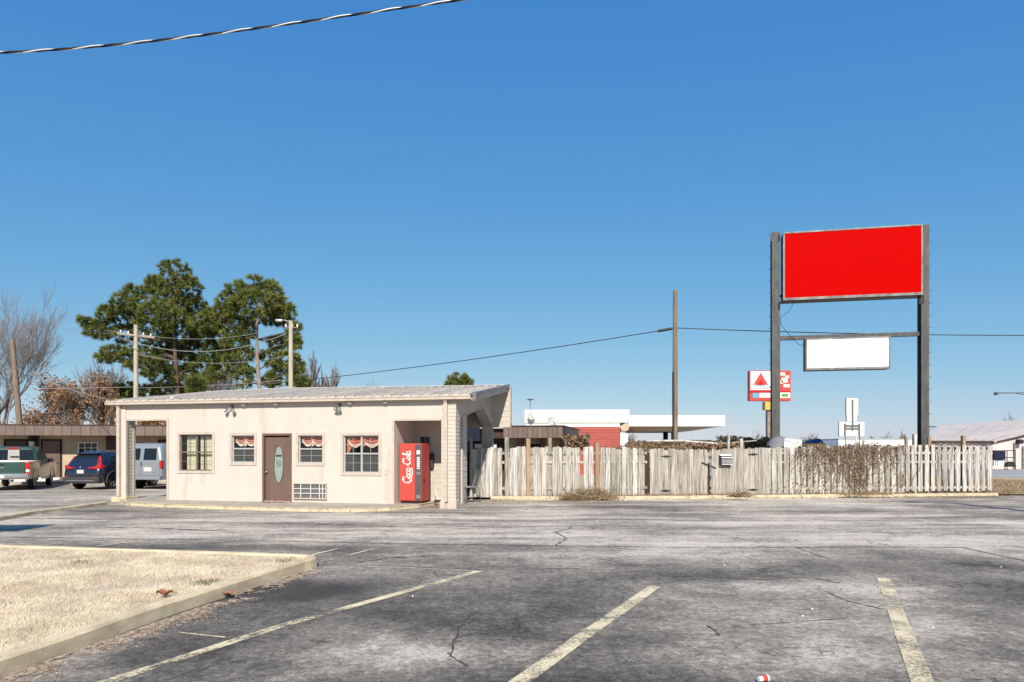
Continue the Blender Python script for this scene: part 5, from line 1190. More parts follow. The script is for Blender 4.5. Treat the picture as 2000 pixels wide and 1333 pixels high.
MB().prism([(g0.x, g0.y, -.2), (g1.x, g1.y, -.2), (g1.x, g1.y, zt1), (g0.x, g0.y, zt0)], (0, .3, 0)).build('gable_wall', M['pinkwall'], pb)
MB().tube([(g0.x-.2, g0.y-.1, zt0+.02), (g1.x, g1.y-.1, zt1+.02)], .08, 5).build('gable_trim', M['darkbrown'], pb)
MB().box(g0.x+2.65, g0.x+2.8, g0.y-.05, g0.y, .0, 2.1).box(at(1985, 880, D1).x, at(1987, 880, D1).x+.05, g0.y-.06, g0.y+.1, 0, 2.4).build('corner_trim', M['frame'], pb)
MB().tube([(at(1994, 863, D1).x, D1-.1, at(1994, 863, D1).z), (at(1994, 863, D1).x, D1+.6, at(1994, 863, D1).z)], .22, 10).build('wall_fan', M['darksteel'], pb)
bb_ = empty('blue_bin', at(1952, 880, 60), 0, 'dark blue metal container standing against the pink warehouse', 'container'); bb_.location.z = 0
MB().box(-.43, .45, 0, .7, .88, 1.72).build('box', M['navyfascia'], bb_); MB().box(-.4, .4, .1, .6, .35, .88).build('stand', M['whiteplastic'], bb_)
rk = empty('pipe_rack', at(1974, 880, 59), 0, 'dark metal rack of posts beside the blue container', 'rack'); rk.location.z = 0
for px in (1963, 1967, 1983): x_ = (px-1974)/F*59; MB().tube([(x_, 0, 0), (x_, 0, 1.72)], .04, 5).build('post', M['darksteel'], rk)
for z in (1.7, 1.1): MB().tube([(-.5, 0, z), (.4, 0, z)], .035, 5).build('rail', M['darksteel'], rk)
MB().vloft([(.3, -.45, .4, -.2, .3, .1), (.6, -.4, .35, -.15, .25, .1), (.75, -.1, .2, 0, .2, .05)]).build('tyres', M['black'], rk)
sl = empty('street_lamp', at(2040, 880, 40), 0, 'slim street lamp arm reaching in from the right edge', 'street lamp'); sl.location.z = 0
lz = lambda py: CH+(HY-py)/F*40; lx_ = lambda px: (px-2040)/F*40
MB().tube([(0, 0, 0), (0, 0, lz(765))], .08, 8).build('pole', M['steel'], sl)
MB().tube([(0, 0, lz(766)), (lx_(1990), 0, lz(768)), (lx_(1950), 0, lz(768))], .03, 6).tube([(0, 0, lz(776)), (lx_(1985), 0, lz(769))], .02, 6).build('arm', M['steel'], sl); MB().vloft([(lz(772), lx_(1943), lx_(1948), -.1, .1, .04), (lz(767), lx_(1942.5), lx_(1949), -.12, .12, .05)]).build('lamp_head', M['steel'], sl)
s2_ = empty('small_lamp_post', at(1814, 880, 56), 0, 'small double-arm lamp post just right of the big sign post', 'street lamp'); s2_.location.z = 0
lz = lambda py: CH+(HY-py)/F*56
MB().tube([(0, 0, 0), (0, 0, lz(832))], .05, 6).build('pole', M['steel'], s2_); MB().tube([(0, 0, lz(834)), (.5, 0, lz(833.5))], .03, 5).tube([(0, 0, lz(841)), (.4, 0, lz(836))], .02, 5).build('arm', M['steel'], s2_); MB().box(.35, .6, -.08, .08, lz(835), lz(833)).build('lamp_head', M['steel'], s2_)
# stuff just over the fence: grey tarp, placard, blue gazebo
tp = at(1520, 880, 29); tq = empty('tarpaulin_heap', (tp.x, 29, 0), 0, 'grey tarpaulin draped in a hump beside the left sign post', 'tarpaulin')
mb = MB(); N_ = 16; vs = []
for i in range(N_+1):
    for j in range(9):
        a0 = i/N_; b0 = j/8; x_ = -.45+1.35*a0; z_ = (1.95+.42*math.sin(PI*min(1, a0*1.15))**.6-.25*a0*a0)*(1-.0) ; y_ = -.5+1.0*b0
        vs.append((x_, y_, z_*(math.sin(PI*(.18+.64*b0))**.35)+.03*math.sin(i*1.7+j)))
mb.add(vs, [(i*9+j, (i+1)*9+j, (i+1)*9+j+1, i*9+j+1) for i in range(N_) for j in range(8)], True); mb.build('cover', M['cloth_grey'], tq)
MB().box(-.4, .8, -.4, .4, 0, 1.7).build('stack', M['wooddark_shade'], tq)
pc = empty('printed_placard', at(1549, 868, 27.0), 0, 'tilted white placard printed in red and blue leaning above the fence', 'sign'); pc.rotation_euler = (R(-10), R(7), 0)
MB().box(-.34, .34, 0, .03, -.28, .20).build('board', M['pole_white'], pc)
M['printblue'] = mat('blue_print', (.06, .10, .42), None, .6, 1, bump=0)
text('///', .15, pc, M['printblue'], (-.22, -.006, .10), bold=.004); text('SALE', .10, pc, M['printblue'], (.10, -.006, .11), sx=1.3); text('FIREWORKS', .085, pc, M['cokered'], (.05, -.006, .0), sx=1.1); text('OPEN', .09, pc, M['cokered'], (-.05, -.006, -.10)); text('///', .15, pc, M['printblue'], (.22, -.006, -.15), bold=.004)
# lettering that cannot be read in the photograph is kept to plain bars
for o in list(pc.children):
    if o.name.startswith('lettering'): bpy.data.objects.remove(o)
for i in range(3): MB().prism([(-.30+.07*i, -.004, .06), (-.265+.07*i, -.004, .06), (-.245+.07*i, -.004, .16), (-.28+.07*i, -.004, .16)], (0, .003, 0)).build('blue_mark', M['printblue'], pc)
for i in range(3): MB().prism([(.10+.08*i, -.004, -.22), (.135+.08*i, -.004, -.22), (.155+.08*i, -.004, -.12), (.12+.08*i, -.004, -.12)], (0, .003, 0)).build('blue_mark', M['printblue'], pc)
for z, a_, b_, m_ in ((.12, -.03, .30, 'printblue'), (.03, -.22, .30, 'cokered'), (-.04, -.22, .22, 'cokered')):
    x_ = a_
    while x_ < b_: MB().box(x_, x_+.03, -.004, -.001, z-.018, z+.018).build('print_bar', M[m_], pc); x_ += .045
bl = empty('blue_gazebo', (at(1589, 880, 34).x, 34, 0), 0, 'low blue and yellow canopy roof peeping over the fence', 'canopy')
MB().hexa([(-.45, -.6, 2.06), (.28, -.6, 2.06), (.28, .6, 2.06), (-.45, .6, 2.06)], [(-.05, -.1, 2.28), (.28, -.1, 2.30), (.28, .1, 2.30), (-.05, .1, 2.28)]).build('roof', M['blue'], bl); MB().box(-.5, .3, -.62, .6, 1.95, 2.055).build('valance', M['yellow'], bl)
for x_ in (-.4, .25): MB().tube([(x_, -.5, 0), (x_, -.5, 2.0)], .025, 5).build('leg', M['frame'], bl)

# ------------------------------------------------------------------ vehicles (local: x right, y forward, rear bumper at y=0)
def panel(mb, P, inset=0, th=.012):
    P = [Vector(p) for p in P]; nrm = (P[1]-P[0]).cross(P[3]-P[0]).normalized(); c = sum(P, Vector())/4
    Q = [p+(c-p).normalized()*inset for p in P]; mb.add([q for q in Q]+[q+nrm*th for q in Q], [(4, 5, 6, 7), (0, 1, 5, 4), (1, 2, 6, 5), (2, 3, 7, 6), (3, 0, 4, 7)])
    return mb
def wheel(parent, x, y, r, side, rimm='alu', spokes=6):
    o = MB(); wd = .22; prof = [(-wd/2+.02, r*.62), (-wd/2, r*.75), (-wd/2+.01, r*.93), (-wd/2+.05, r), (wd/2-.05, r), (wd/2-.01, r*.93), (wd/2, r*.75), (wd/2-.02, r*.62)]
    n_ = 24; vs = [(px_, rr*math.cos(2*PI*k_/n_), rr*math.sin(2*PI*k_/n_)) for px_, rr in prof for k_ in range(n_)]
    o.add(vs, [(i*n_+k_, i*n_+(k_+1) % n_, (i+1)*n_+(k_+1) % n_, (i+1)*n_+k_) for i in range(len(prof)-1) for k_ in range(n_)], True)
    t_ = o.build('wheel', M['black'], parent, loc=(x, y, r))
    m_ = MB(); f = side*wd/2
    for k_ in range(spokes):
        a0 = 2*PI*k_/spokes; ca, sa = math.cos(a0), math.sin(a0)
        for dlt in (-.13, .13):
            cb_, sb_ = math.cos(a0+dlt), math.sin(a0+dlt); m_.tube([(f*.75, 0.05*ca, .05*sa), (f*.85, r*.62*cb_, r*.62*sb_)], .016, 4)
    m_.tube([(f*.8, r*.62*math.cos(2*PI*k_/20), r*.62*math.sin(2*PI*k_/20)) for k_ in range(21)], .022, 5, cap=False); m_.tube([(f*.55, 0, 0), (f*.85, 0, 0)], .055, 8)
    m_.build('rim', M[rimm], t_); MB().tube([(f*.3, 0, 0), (f*.32, 0, 0)], r*.6, 20).build('brake_disc', M['darksteel'], t_); return t_
def mirror(parent, x, y, z, s_): MB().vloft([(z-.09, min(x, x+s_*.2), max(x, x+s_*.2), y-.05, y+.05, .03), (z+.09, min(x, x+s_*.2), max(x, x+s_*.2), y-.06, y+.06, .03)]).build('mirror', M['black'], parent)
# pickup
g = at(2, 880, 28.9); pk = empty('pickup_truck', (g.x, g.y, 0), R(24), 'green and tan pickup truck seen from behind at the left edge', 'pickup truck')
MB().vloft([(.48, -1.0, 1.0, .08, 5.7, .18), (.60, -1.02, 1.02, .04, 5.75, .16), (.95, -1.02, 1.02, .06, 5.75, .14)]).build('lower_body', M['tan'], pk)
MB().vloft([(.951, -1.015, -.93, .06, 2.0, .03), (1.24, -.995, -.93, .06, 2.0, .03)]).vloft([(.951, .93, 1.015, .06, 2.0, .03), (1.24, .93, .995, .06, 2.0, .03)]).build('bed_side', M['tan'], pk)
MB().vloft([(.951, -1.015, 1.015, 2.02, 5.7, .12), (1.20, -1.0, 1.0, 2.02, 5.65, .15), (1.26, -.95, .95, 2.04, 5.5, .2)]).build('upper_body', M['tan'], pk)
MB().vloft([(1.24, -.93, .93, 2.06, 4.35, .12), (1.5, -.88, .88, 2.085, 3.95, .14), (1.84, -.76, .76, 2.13, 3.55, .18), (1.90, -.66, .66, 2.25, 3.4, .2)]).build('cab', M['green'], pk)
tg = MB().vloft([(.72, -.84, .84, -.01, .06, .02), (1.0, -.84, .84, -.025, .06, .02), (1.22, -.84, .84, -.01, .06, .02)]).build('tailgate', M['green'], pk)
MB().box(-.25, .12, -.035, -.024, .97, 1.0).build('badge', M['chrome'], tg); MB().box(-.1, .1, -.04, -.02, 1.10, 1.15).build('handle', M['black'], tg)
for s_ in (-1, 1):
    MB().vloft([(.70, min(s_*.85, s_*1.03), max(s_*.85, s_*1.03), -.02, .12, .03), (1.20, min(s_*.85, s_*1.02), max(s_*.85, s_*1.02), -.02, .12, .03)]).build('tail_light', M['tail'], pk)
    MB().box(min(s_*.88, s_*1.0), max(s_*.88, s_*1.0), -.03, -.015, .80, .9).build('reverse_light', M['whiteplastic'], pk)
    MB().box(s_*1.0-.02, s_*1.0+.02, 2.4, 3.9, .40, .46).build('side_step', M['alu'], pk); mirror(pk, s_*.98, 3.85, 1.25, s_)
    for y in (1.05, 4.7): wheel(pk, s_*.88, y, .39, s_, 'alu', 5)
    mb = MB()
    if s_ > 0:
        panel(mb, [(.915, 2.25, 1.30), (.915, 3.05, 1.30), (.80, 3.05, 1.76), (.80, 2.42, 1.76)]); panel(mb, [(.915, 3.12, 1.30), (.915, 4.15, 1.30), (.80, 3.6, 1.76), (.80, 3.12, 1.76)])
    else:
        panel(mb, [(-.915, 3.05, 1.30), (-.915, 2.25, 1.30), (-.80, 2.42, 1.76), (-.80, 3.05, 1.76)])
    mb.build('side_window', M['carglass'], pk)
    for y in (1.05, 4.7): MB().tube([(s_*1.0, y+.50*math.cos(R(a0)), .42+.50*math.sin(R(a0))) for a0 in range(-5, 190, 15)], .035, 5).build('wheel_arch', M['tan'], pk)
bmp = MB().vloft([(.48, -1.0, 1.0, -.16, .05, .05), (.56, -1.02, 1.02, -.19, .05, .06), (.72, -1.02, 1.02, -.16, .05, .05)]).build('rear_bumper', M['chrome'], pk)
MB().box(-.16, .16, -.2, -.185, .54, .68).build('number_plate', M['plate'], pk); MB().tube([(.35, -.2, .42), (.35, .3, .42)], .04, 8).build('exhaust_pipe', M['chrome'], pk)
mb = MB(); panel(mb, [(-.80, 2.055, 1.28), (-.23, 2.055, 1.28), (-.22, 2.105, 1.74), (-.70, 2.105, 1.74)], 0, .015); panel(mb, [(.23, 2.055, 1.28), (.80, 2.055, 1.28), (.70, 2.105, 1.74), (.22, 2.105, 1.74)], 0, .015); mb.build('rear_window', M['carglass'], pk)
mb = MB(); panel(mb, [(-.22, 2.05, 1.28), (.22, 2.05, 1.28), (.21, 2.10, 1.74), (-.21, 2.10, 1.74)], 0, .015); mb.build('sliding_window', M['grille'], pk)  # white reflection on the middle pane put into its pale colour
MB().box(-.22, .22, 2.09, 2.2, 1.79, 1.85).build('brake_light', M['tail'], pk); MB().box(-.9, .9, .1, 1.95, .60, .66).build('bed_floor', M['black'], pk)
MB().box(-.12, .2, 2.02, 2.05, 1.40, 1.46).build('window_bar', M['black'], pk)
# SUV
g = at(157, 880, 29.6); sv = empty('suv_car', (g.x, g.y, 0), R(-9), 'dark navy compact SUV parked nose-in before the motel', 'car')
MB().vloft([(.30, -.88, .88, .12, 4.4, .28), (.42, -.91, .91, .05, 4.5, .26), (.66, -.925, .925, .0, 4.55, .24), (.90, -.925, .925, .06, 4.5, .24), (1.06, -.90, .90, .12, 4.35, .28), (1.12, -.86, .86, .2, 4.1, .3)], 5).build('body', M['navy'], sv)
MB().vloft([(1.05, -.86, .86, .12, 3.5, .22), (1.25, -.80, .80, .22, 3.25, .25), (1.55, -.68, .68, .48, 2.55, .25), (1.63, -.62, .62, .62, 2.35, .25), (1.66, -.5, .5, .8, 2.2, .2)], 5).build('cabin', M['navy'], sv)
mb = MB(); panel(mb, [(-.62, .17, 1.10), (.62, .17, 1.10), (.50, .44, 1.52), (-.50, .44, 1.52)], 0, .02); mb.build('rear_window', M['carglass'], sv)
MB().box(-.55, .55, .34, .62, 1.56, 1.60).build('spoiler', M['navy'], sv, bevel=.015)
for s_ in (-1, 1):
    mb = MB(); P0 = [(.40, .045), (.62, .05), (.76, .085), (.86, .16), (.905, .27), (.915, .42)]; lo = [.93, .925, .92, .93, .95, .985]; hi = [.985, 1.0, 1.05, 1.07, 1.075, 1.06]
    for i in range(5):
        (x0_, y0_), (x1_, y1_) = P0[i], P0[i+1]
        mb.hexa([(s_*x0_, y0_-.05, lo[i]), (s_*x1_, y1_-.04, lo[i+1]), (s_*(x1_-.04), y1_+.04, lo[i+1]), (s_*(x0_-.04), y0_+.04, lo[i])], [(s_*x0_, y0_-.035, hi[i]), (s_*x1_, y1_-.03, hi[i+1]), (s_*(x1_-.05), y1_+.05, hi[i+1]), (s_*(x0_-.05), y0_+.05, hi[i])])
    mb.hexa([(s_*.70, .12, 1.05), (s_*.86, .20, 1.05), (s_*.80, .30, 1.05), (s_*.66, .22, 1.05)], [(s_*.60, .36, 1.46), (s_*.66, .42, 1.46), (s_*.62, .50, 1.46), (s_*.56, .46, 1.46)]); mb.build('tail_light', M['tail'], sv)
    W3 = [[(.875, .62, 1.12), (.875, 1.35, 1.10), (.73, 1.35, 1.48), (.71, .85, 1.46)], [(.875, 1.42, 1.10), (.875, 2.2, 1.10), (.72, 2.2, 1.50), (.73, 1.42, 1.49)], [(.875, 2.28, 1.10), (.86, 3.2, 1.10), (.70, 2.5, 1.48), (.72, 2.28, 1.50)]]
    for q_ in W3:
        q2 = q_ if s_ > 0 else [(-x_, y_, z_) for x_, y_, z_ in (q_[1], q_[0], q_[3], q_[2])]
        mb = MB(); panel(mb, q2, 0, .02); mb.build('side_window', M['carglass'], sv)
    MB().tube([(s_*.90, .55, 1.12), (s_*.87, 1.0, 1.07), (s_*.895, 2.0, 1.07), (s_*.88, 3.2, 1.08)], .012, 4).tube([(s_*.90, .55, 1.12), (s_*.76, .85, 1.48), (s_*.73, 1.6, 1.53), (s_*.72, 2.4, 1.53)], .010, 4).build('window_trim', M['chrome'], sv)
    MB().tube([(s_*.58, .9, 1.70), (s_*.58, 2.2, 1.70)], .018, 5).build('roof_rail', M['alu'], sv)
    for y in (.86, 3.52): wheel(sv, s_*.80, y, .35, s_, 'alu', 5); MB().tube([(s_*.915, y+.43*math.cos(R(a0)), .37+.43*math.sin(R(a0))) for a0 in range(-15, 200, 15)], .035, 5).build('wheel_arch', M['plastic'], sv)
    MB().box(min(s_*.93, s_*.91), max(s_*.93, s_*.91), 1.3, 3.1, .34, .46).build('sill', M['plastic'], sv); mirror(sv, s_*.90, 2.75, 1.12, s_)
    MB().box(s_*.927-.01, s_*.927+.01, 1.75, 1.92, .93, .96).box(s_*.927-.01, s_*.927+.01, 2.6, 2.77, .93, .96).build('door_handle', M['chrome'], sv)
    MB().box(min(s_*.55, s_*.80), max(s_*.55, s_*.80), -.012, .03, .52, .57).build('reflector', M['tail'], sv)
MB().vloft([(.28, -.84, .84, .02, .3, .08), (.40, -.88, .88, -.035, .3, .1), (.56, -.90, .90, -.02, .3, .1)]).build('rear_bumper', M['plastic'], sv)
MB().vloft([(.38, -.7, .7, -.05, .02, .02), (.42, -.7, .7, -.05, .02, .02)]).build('bumper_strip', M['chrome'], sv)
MB().box(-.16, .16, -.018, .03, .72, .87).build('number_plate', M['plate'], sv); MB().tube([(0, .08, .98), (0, -.0, .98)], .045, 10).build('badge', M['chrome'], sv)
# van
g = at(276, 880, 29.9); vn = empty('passenger_van', (g.x, g.y, 0), R(-10), 'silver full-size van seen from behind through the office portal', 'van')
MB().vloft([(.42, -.98, .98, .06, 5.0, .14), (.60, -1.0, 1.0, .02, 5.3, .14), (1.1, -1.0, 1.0, .0, 5.3, .14), (1.30, -.98, .98, .02, 4.6, .14), (1.85, -.86, .86, .12, 4.0, .18), (2.0, -.78, .78, .22, 3.8, .2), (2.04, -.6, .6, .4, 3.6, .2)], 5).build('body', M['silver'], vn)
for s_ in (-1, 1):
    a0, a1 = (.04, .80) if s_ > 0 else (-.80, -.04)
    mb = MB(); panel(mb, [(a0, .01, .62), (a1+s_*.1*(s_ > 0), .01, .62), (a1+.1*(s_ > 0), .012, 1.25), (a0, .012, 1.25)], .02, .015); dd_ = mb.build('rear_door', M['silver'], vn)
    mb = MB(); t0, t1 = (.10, .72) if s_ > 0 else (-.72, -.10); panel(mb, [(t0, .028, 1.30), (t1, .028, 1.30), (t1*(.95 if s_ > 0 else 1), .115, 1.80), (t0*(1 if s_ > 0 else .95), .115, 1.80)], 0, .03); mb.build('window', M['carglass'], dd_)
    MB().box(min(s_*.90, s_*1.01), max(s_*.90, s_*1.01), -.012, .10, .95, 1.28).build('tail_light', M['tail'], vn)
    for y in (.95, 4.3): wheel(vn, s_*.84, y, .36, s_, 'alu', 8)
    for y0, y1 in ((.35, 1.7), (1.8, 3.0)):
        q2 = [(.985, y0, 1.30), (.985, y1, 1.30), (.885, y1, 1.78), (.885, y0+.08, 1.78)]
        if s_ < 0: q2 = [(-x_, y_, z_) for x_, y_, z_ in (q2[1], q2[0], q2[3], q2[2])]
        mb = MB(); panel(mb, q2, 0, .018); mb.build('side_window', M['carglass'], vn)
MB().vloft([(.45, -.98, .98, -.12, .06, .05), (.62, -1.0, 1.0, -.12, .06, .05)]).build('rear_bumper', M['silver'], vn, bevel=.01)
MB().box(.12, .50, -.01, .0, .80, .98).build('number_plate', M['plate'], vn); MB().box(-.02, .02, -.012, .02, 1.02, 1.2).build('door_handle', M['black'], vn)
MB().box(.55, .72, -.006, .0, .72, .76).build('badge', M['chrome'], vn); MB().box(-.14, .14, .19, .30, 1.92, 1.97).build('brake_light', M['tail'], vn)

# ------------------------------------------------------------------ trees
def tufts(P, N, n_blade, length, width, up=.35):
    # bursts of needle blades at points P pointing outward along N
    n_ = len(P); tot = n_*n_blade; P2 = np.repeat(P, n_blade, 0); D = rng.normal(size=(tot, 3))+np.repeat(N, n_blade, 0)*1.1+np.array([0, 0, up]); D /= np.linalg.norm(D, axis=1)[:, None]
    W = np.cross(D, rng.normal(size=(tot, 3))); W /= np.linalg.norm(W, axis=1)[:, None]; L_ = length*rng.uniform(.6, 1.2, tot)[:, None]; st = P2+D*L_*.08
    v0 = st-W*width/2; v1 = st+W*width/2; v2 = P2+D*L_
    return np.stack([v0, v1, v2], 1).reshape(-1, 3)
def limb(mb, p0, p1, r0, r1, bend=.12, n_=6, seg=5):
    p0, p1 = Vector(p0), Vector(p1); d = (p1-p0); pts = []; o1 = Vector((random.gauss(0, 1), random.gauss(0, 1), random.gauss(0, .6)))*d.length*bend*.5
    for i in range(n_+1): t_ = i/n_; pts.append(p0.lerp(p1, t_)+o1*math.sin(PI*t_)+Vector((0, 0, -.0)))
    mb.tube(pts, [r0+(r1-r0)*i/n_ for i in range(n_+1)], seg, cap=False); return pts
def pine(px_base, D, blobs, label, trunk_top, density=16, barkm='bark', seed=1):
    random.seed(seed); b0 = at(px_base, 880, D); o = empty('pine_tree', (b0.x, D, 0), 0, label, 'tree'); org = Vector((b0.x, D, 0))
    tt = at(*trunk_top, D)-org; mb = MB(); tr = []
    for i in range(13):
        t_ = i/12; tr.append(Vector((tt.x*t_**1.3+.12*math.sin(t_*7), .1*math.sin(t_*5), tt.z*t_)))
    mb.tube(tr, [.23*(1-.75*i/12) for i in range(13)], 9, cap=False); mb.build('trunk', M[barkm], o)
    lm = MB(); PP = []; NN = []
    for (bx_, by_, rx, ry, dy_) in blobs:
        c = at(bx_, by_, D+dy_)-org; rx_, rz2 = rx*1.13/F*D, ry*1.13/F*D; ryy = (rx_+rz2)*.55
        k_ = min(range(13), key=lambda i: abs(tr[i].z-(c.z-.3*abs(c.x-tr[i].x)))); limb(lm, tr[k_], c, .055, .02, .15)
        n_ = int(density*2.9*rx_*rz2*ryy**.35)+22; 
        for _ in range(n_):
            d = Vector((random.gauss(0, 1), random.gauss(0, 1), random.gauss(0, 1))).normalized(); r_ = random.uniform(.45, 1)**.5*random.uniform(.9, 1.08)
            p = c+Vector((d.x*rx_*r_, d.y*ryy*r_, d.z*rz2*r_)); PP.append(tuple(p)); NN.append(tuple(d))
            if random.random() < .10: limb(lm, c+(p-c)*.1, p, .03, .008, .2, 3, 3)
    lm.build('branches', M['bark'], o)
    V_ = tufts(np.array(PP), np.array(NN), 46, .36, .055); m = M['pine2']
    # two needle tones mixed through the crown
    tri = V_.reshape(-1, 46*3, 3); pick = rng.random(len(tri)) < .5
    for sel, mt in ((pick, M['pine']), (~pick, M['pine2'])):
        vv = tri[sel].reshape(-1, 3); npmesh('crown', vv, np.arange(len(vv)).reshape(-1, 3), mt, o)
    return o
pine(345, 48, [(345, 535, 30, 22, 0), (352, 565, 34, 26, 0), (340, 590, 34, 20, 0), (305, 560, 16, 16, 1), (300, 555, 12, 12, 0), (262, 572, 22, 12, 0), (240, 590, 18, 14, -1), (275, 600, 30, 18, 0), (310, 612, 34, 20, -1), (340, 625, 34, 20, -1), (215, 610, 18, 10, 0), (205, 618, 14, 10, 0), (245, 625, 30, 16, 1), (185, 635, 20, 8, 0), (168, 630, 13, 10, 0), (200, 650, 28, 9, 0), (240, 655, 26, 14, 1), (300, 645, 36, 20, 0), (355, 655, 34, 22, 1), (385, 600, 14, 18, 1), (380, 628, 22, 22, 1),
                (225, 690, 26, 12, -1), (260, 700, 26, 14, 0), (205, 700, 14, 8, 0), (300, 690, 36, 20, 1), (345, 700, 34, 26, 2), (375, 690, 26, 24, 2), (290, 715, 34, 16, -1), (320, 735, 30, 16, 0), (360, 740, 24, 22, 2), (250, 760, 28, 10, 2), (285, 765, 26, 10, 2), (225, 765, 18, 8, 2), (395, 655, 16, 24, 2), (330, 765, 30, 14, 2), (395, 720, 22, 26, 2)],
     'large spreading pine with a tall round top and a long left branch', (345, 540), seed=3)
pine(510, 47, [(495, 560, 34, 16, 0), (470, 575, 32, 18, 0), (525, 572, 30, 18, 0), (450, 590, 24, 16, 0), (500, 592, 44, 20, -1), (540, 600, 22, 20, 0), (470, 610, 36, 18, 0), (430, 615, 24, 14, 0), (410, 625, 18, 12, 0), (550, 620, 18, 18, 1), (565, 610, 10, 12, 0), (520, 622, 24, 12, 1), (450, 635, 34, 16, 0), (475, 650, 20, 18, 0), (415, 640, 20, 14, 1), (575, 645, 10, 14, 0), (560, 665, 18, 14, 1), (575, 670, 10, 14, 0), (540, 670, 14, 12, 1), (455, 670, 22, 16, 0), (430, 665, 26, 20, 2), (480, 690, 14, 14, 0),
                (530, 700, 20, 14, 1), (560, 705, 22, 16, 0), (580, 715, 12, 18, 0), (460, 710, 22, 16, 0), (440, 700, 20, 18, 2), (475, 735, 18, 20, 0), (545, 735, 22, 16, 1), (578, 745, 18, 14, 0), (415, 690, 20, 26, 2), (420, 730, 20, 14, 2), (530, 745, 16, 10, 1), (590, 750, 14, 10, 1)],
     'round-topped pine with a bare grey trunk behind the lamp pole', (503, 575), 14, 'barkpale', seed=5)
pine(896, 60, [(896, 742, 18, 10, 0), (885, 750, 14, 8, 0), (910, 750, 14, 8, 0), (896, 756, 24, 8, 0)], 'small round pine top showing over the right of the office roof', (896, 738), seed=8)
pine(382, 40, [(382, 750, 13, 9, 0), (378, 745, 9, 7, 0), (386, 757, 12, 8, 0), (382, 765, 12, 8, 0)], 'small yellow-green conifer top just above the office roof ridge', (382, 748), seed=9)

def bare_tree(px, ytop, D, spread_px, label, name='bare_tree', seed=1, depth=6, m_='twig', base_r=.28, first=.25, nchild=3, leaves=None, maxtw=7000, twr=.02, yb=880, lean=0):
    random.seed(seed); b0 = at(px, 880, D); H = (HY-ytop)/F*D+CH; spread = spread_px/F*D; o = empty(name, (b0.x, D, 0), 0, label, 'tree'); mt = MB(); mb = MB(); LP = []; cnt = [0]
    from collections import deque
    Q = deque(); SEG = []
    def grow(p, d, L, r, lvl):
        if cnt[0] > maxtw: return
        cnt[0] += 1; n_ = 4 if lvl > 2 else 6; pts = [p]; q = p.copy(); dd = d.copy()
        for i in range(n_):
            dd = (dd+Vector((random.gauss(0, .10), random.gauss(0, .10), random.gauss(.03, .08)))).normalized(); q = q+dd*L/n_; pts.append(q.copy())
        r1 = max(r*.62, twr*.38); rs = [r+(r1-r)*i/n_ for i in range(n_+1)]
        SEG.append((pts, rs, lvl))
        if lvl >= depth:
            if leaves:
                for _ in range(leaves): LP.append(tuple(pts[random.randint(1, n_)]+Vector((random.gauss(0, .16), random.gauss(0, .16), random.gauss(0, .16)))))
            return
        k_ = nchild+(1 if lvl < 2 else 0)+(1 if random.random() < .5 else 0)
        for c_ in range(k_):
            t_ = random.uniform(.35 if lvl else .45, 1.0) if c_ else 1.0; idx = min(n_, max(1, int(round(t_*n_)))); pp = pts[idx]
            ax = Vector((random.gauss(0, 1), random.gauss(0, 1), random.gauss(0, .4))).normalized(); ang = random.uniform(.25, .75) if c_ else random.uniform(.05, .25)
            nd = (dd+ax*math.tan(ang)*sp).normalized(); nd = (nd+Vector((0, 0, .12))).normalized()
            Q.append((pp, nd, L*random.uniform(.62, .86) if lvl else L*random.uniform(.75, 1.0), max(twr*.42, rs[idx]*random.uniform(.5, .75)), lvl+1))
    sp = 1.0; L0 = H*first
    Q.append((Vector((0, 0, 0)), Vector((lean, 0, 1)).normalized(), L0, base_r, 0))
    while Q: grow(*Q.popleft())
    zmax = max(p_.z for sg in SEG for p_ in sg[0]); sxy = H/zmax; wx = sorted(abs(p_.x) for sg in SEG for p_ in sg[0])[int(sum(len(sg[0]) for sg in SEG)*.985)]; kx = spread/max(wx, .1)
    for pts, rs, lvl in SEG: (mt if lvl == 0 else mb).tube([(p_.x*kx, p_.y*kx, p_.z*sxy) for p_ in pts], rs, 7 if lvl == 0 else (5 if lvl < 3 else 3), cap=False)
    LP = [(x_*kx, y_*kx, z_*sxy) for x_, y_, z_ in LP]
    mt.build('trunk', M['barkpale' if m_ == 'twig' else m_], o); mb.build('branches', M[m_], o)
    if leaves: leafcloud('crown', np.array(LP), .085, M['oakleaf'], o)
    return o
bare_tree(14, 530, 52, 122, 'large bare tree with fine upswept twigs at the left edge', seed=11, depth=6, maxtw=6500, first=.20)
bare_tree(-90, 520, 58, 110, 'bare tree mostly outside the left edge of the frame', seed=12, depth=5, maxtw=1500)
bare_tree(118, 706, 46, 68, 'russet oak still holding dry leaves behind the motel', 'oak_tree', seed=13, depth=5, leaves=6, maxtw=2500, first=.26)
bare_tree(196, 722, 49, 40, 'second, thinner russet oak beside the left pine', 'oak_tree', seed=14, depth=5, leaves=4, maxtw=1500, first=.3)
bare_tree(225, 700, 56, 45, 'bare tree tangled behind the left pine branches', seed=15, depth=6, maxtw=2400, twr=.035)
bare_tree(430, 690, 60, 70, 'bare tree filling the gap between the two pines', seed=16, depth=6, maxtw=2600, twr=.04)
bare_tree(618, 684, 62, 34, 'taller slim bare tree just right of the right pine', seed=17, depth=6, maxtw=2600, twr=.05)
bare_tree(645, 705, 64, 24, 'lower bare tree beside the slim one over the office roof', seed=18, depth=6, maxtw=2000, twr=.05)
bare_tree(756, 739, 80, 34, 'bare tree top breaking the office roof ridge', seed=19, depth=5, maxtw=900, base_r=.3, twr=.035)
bare_tree(712, 746, 85, 14, 'tiny bare tree top left of the ridge twigs', seed=20, depth=4, maxtw=250, twr=.035)
GT = 'small bare trees along the far horizon'
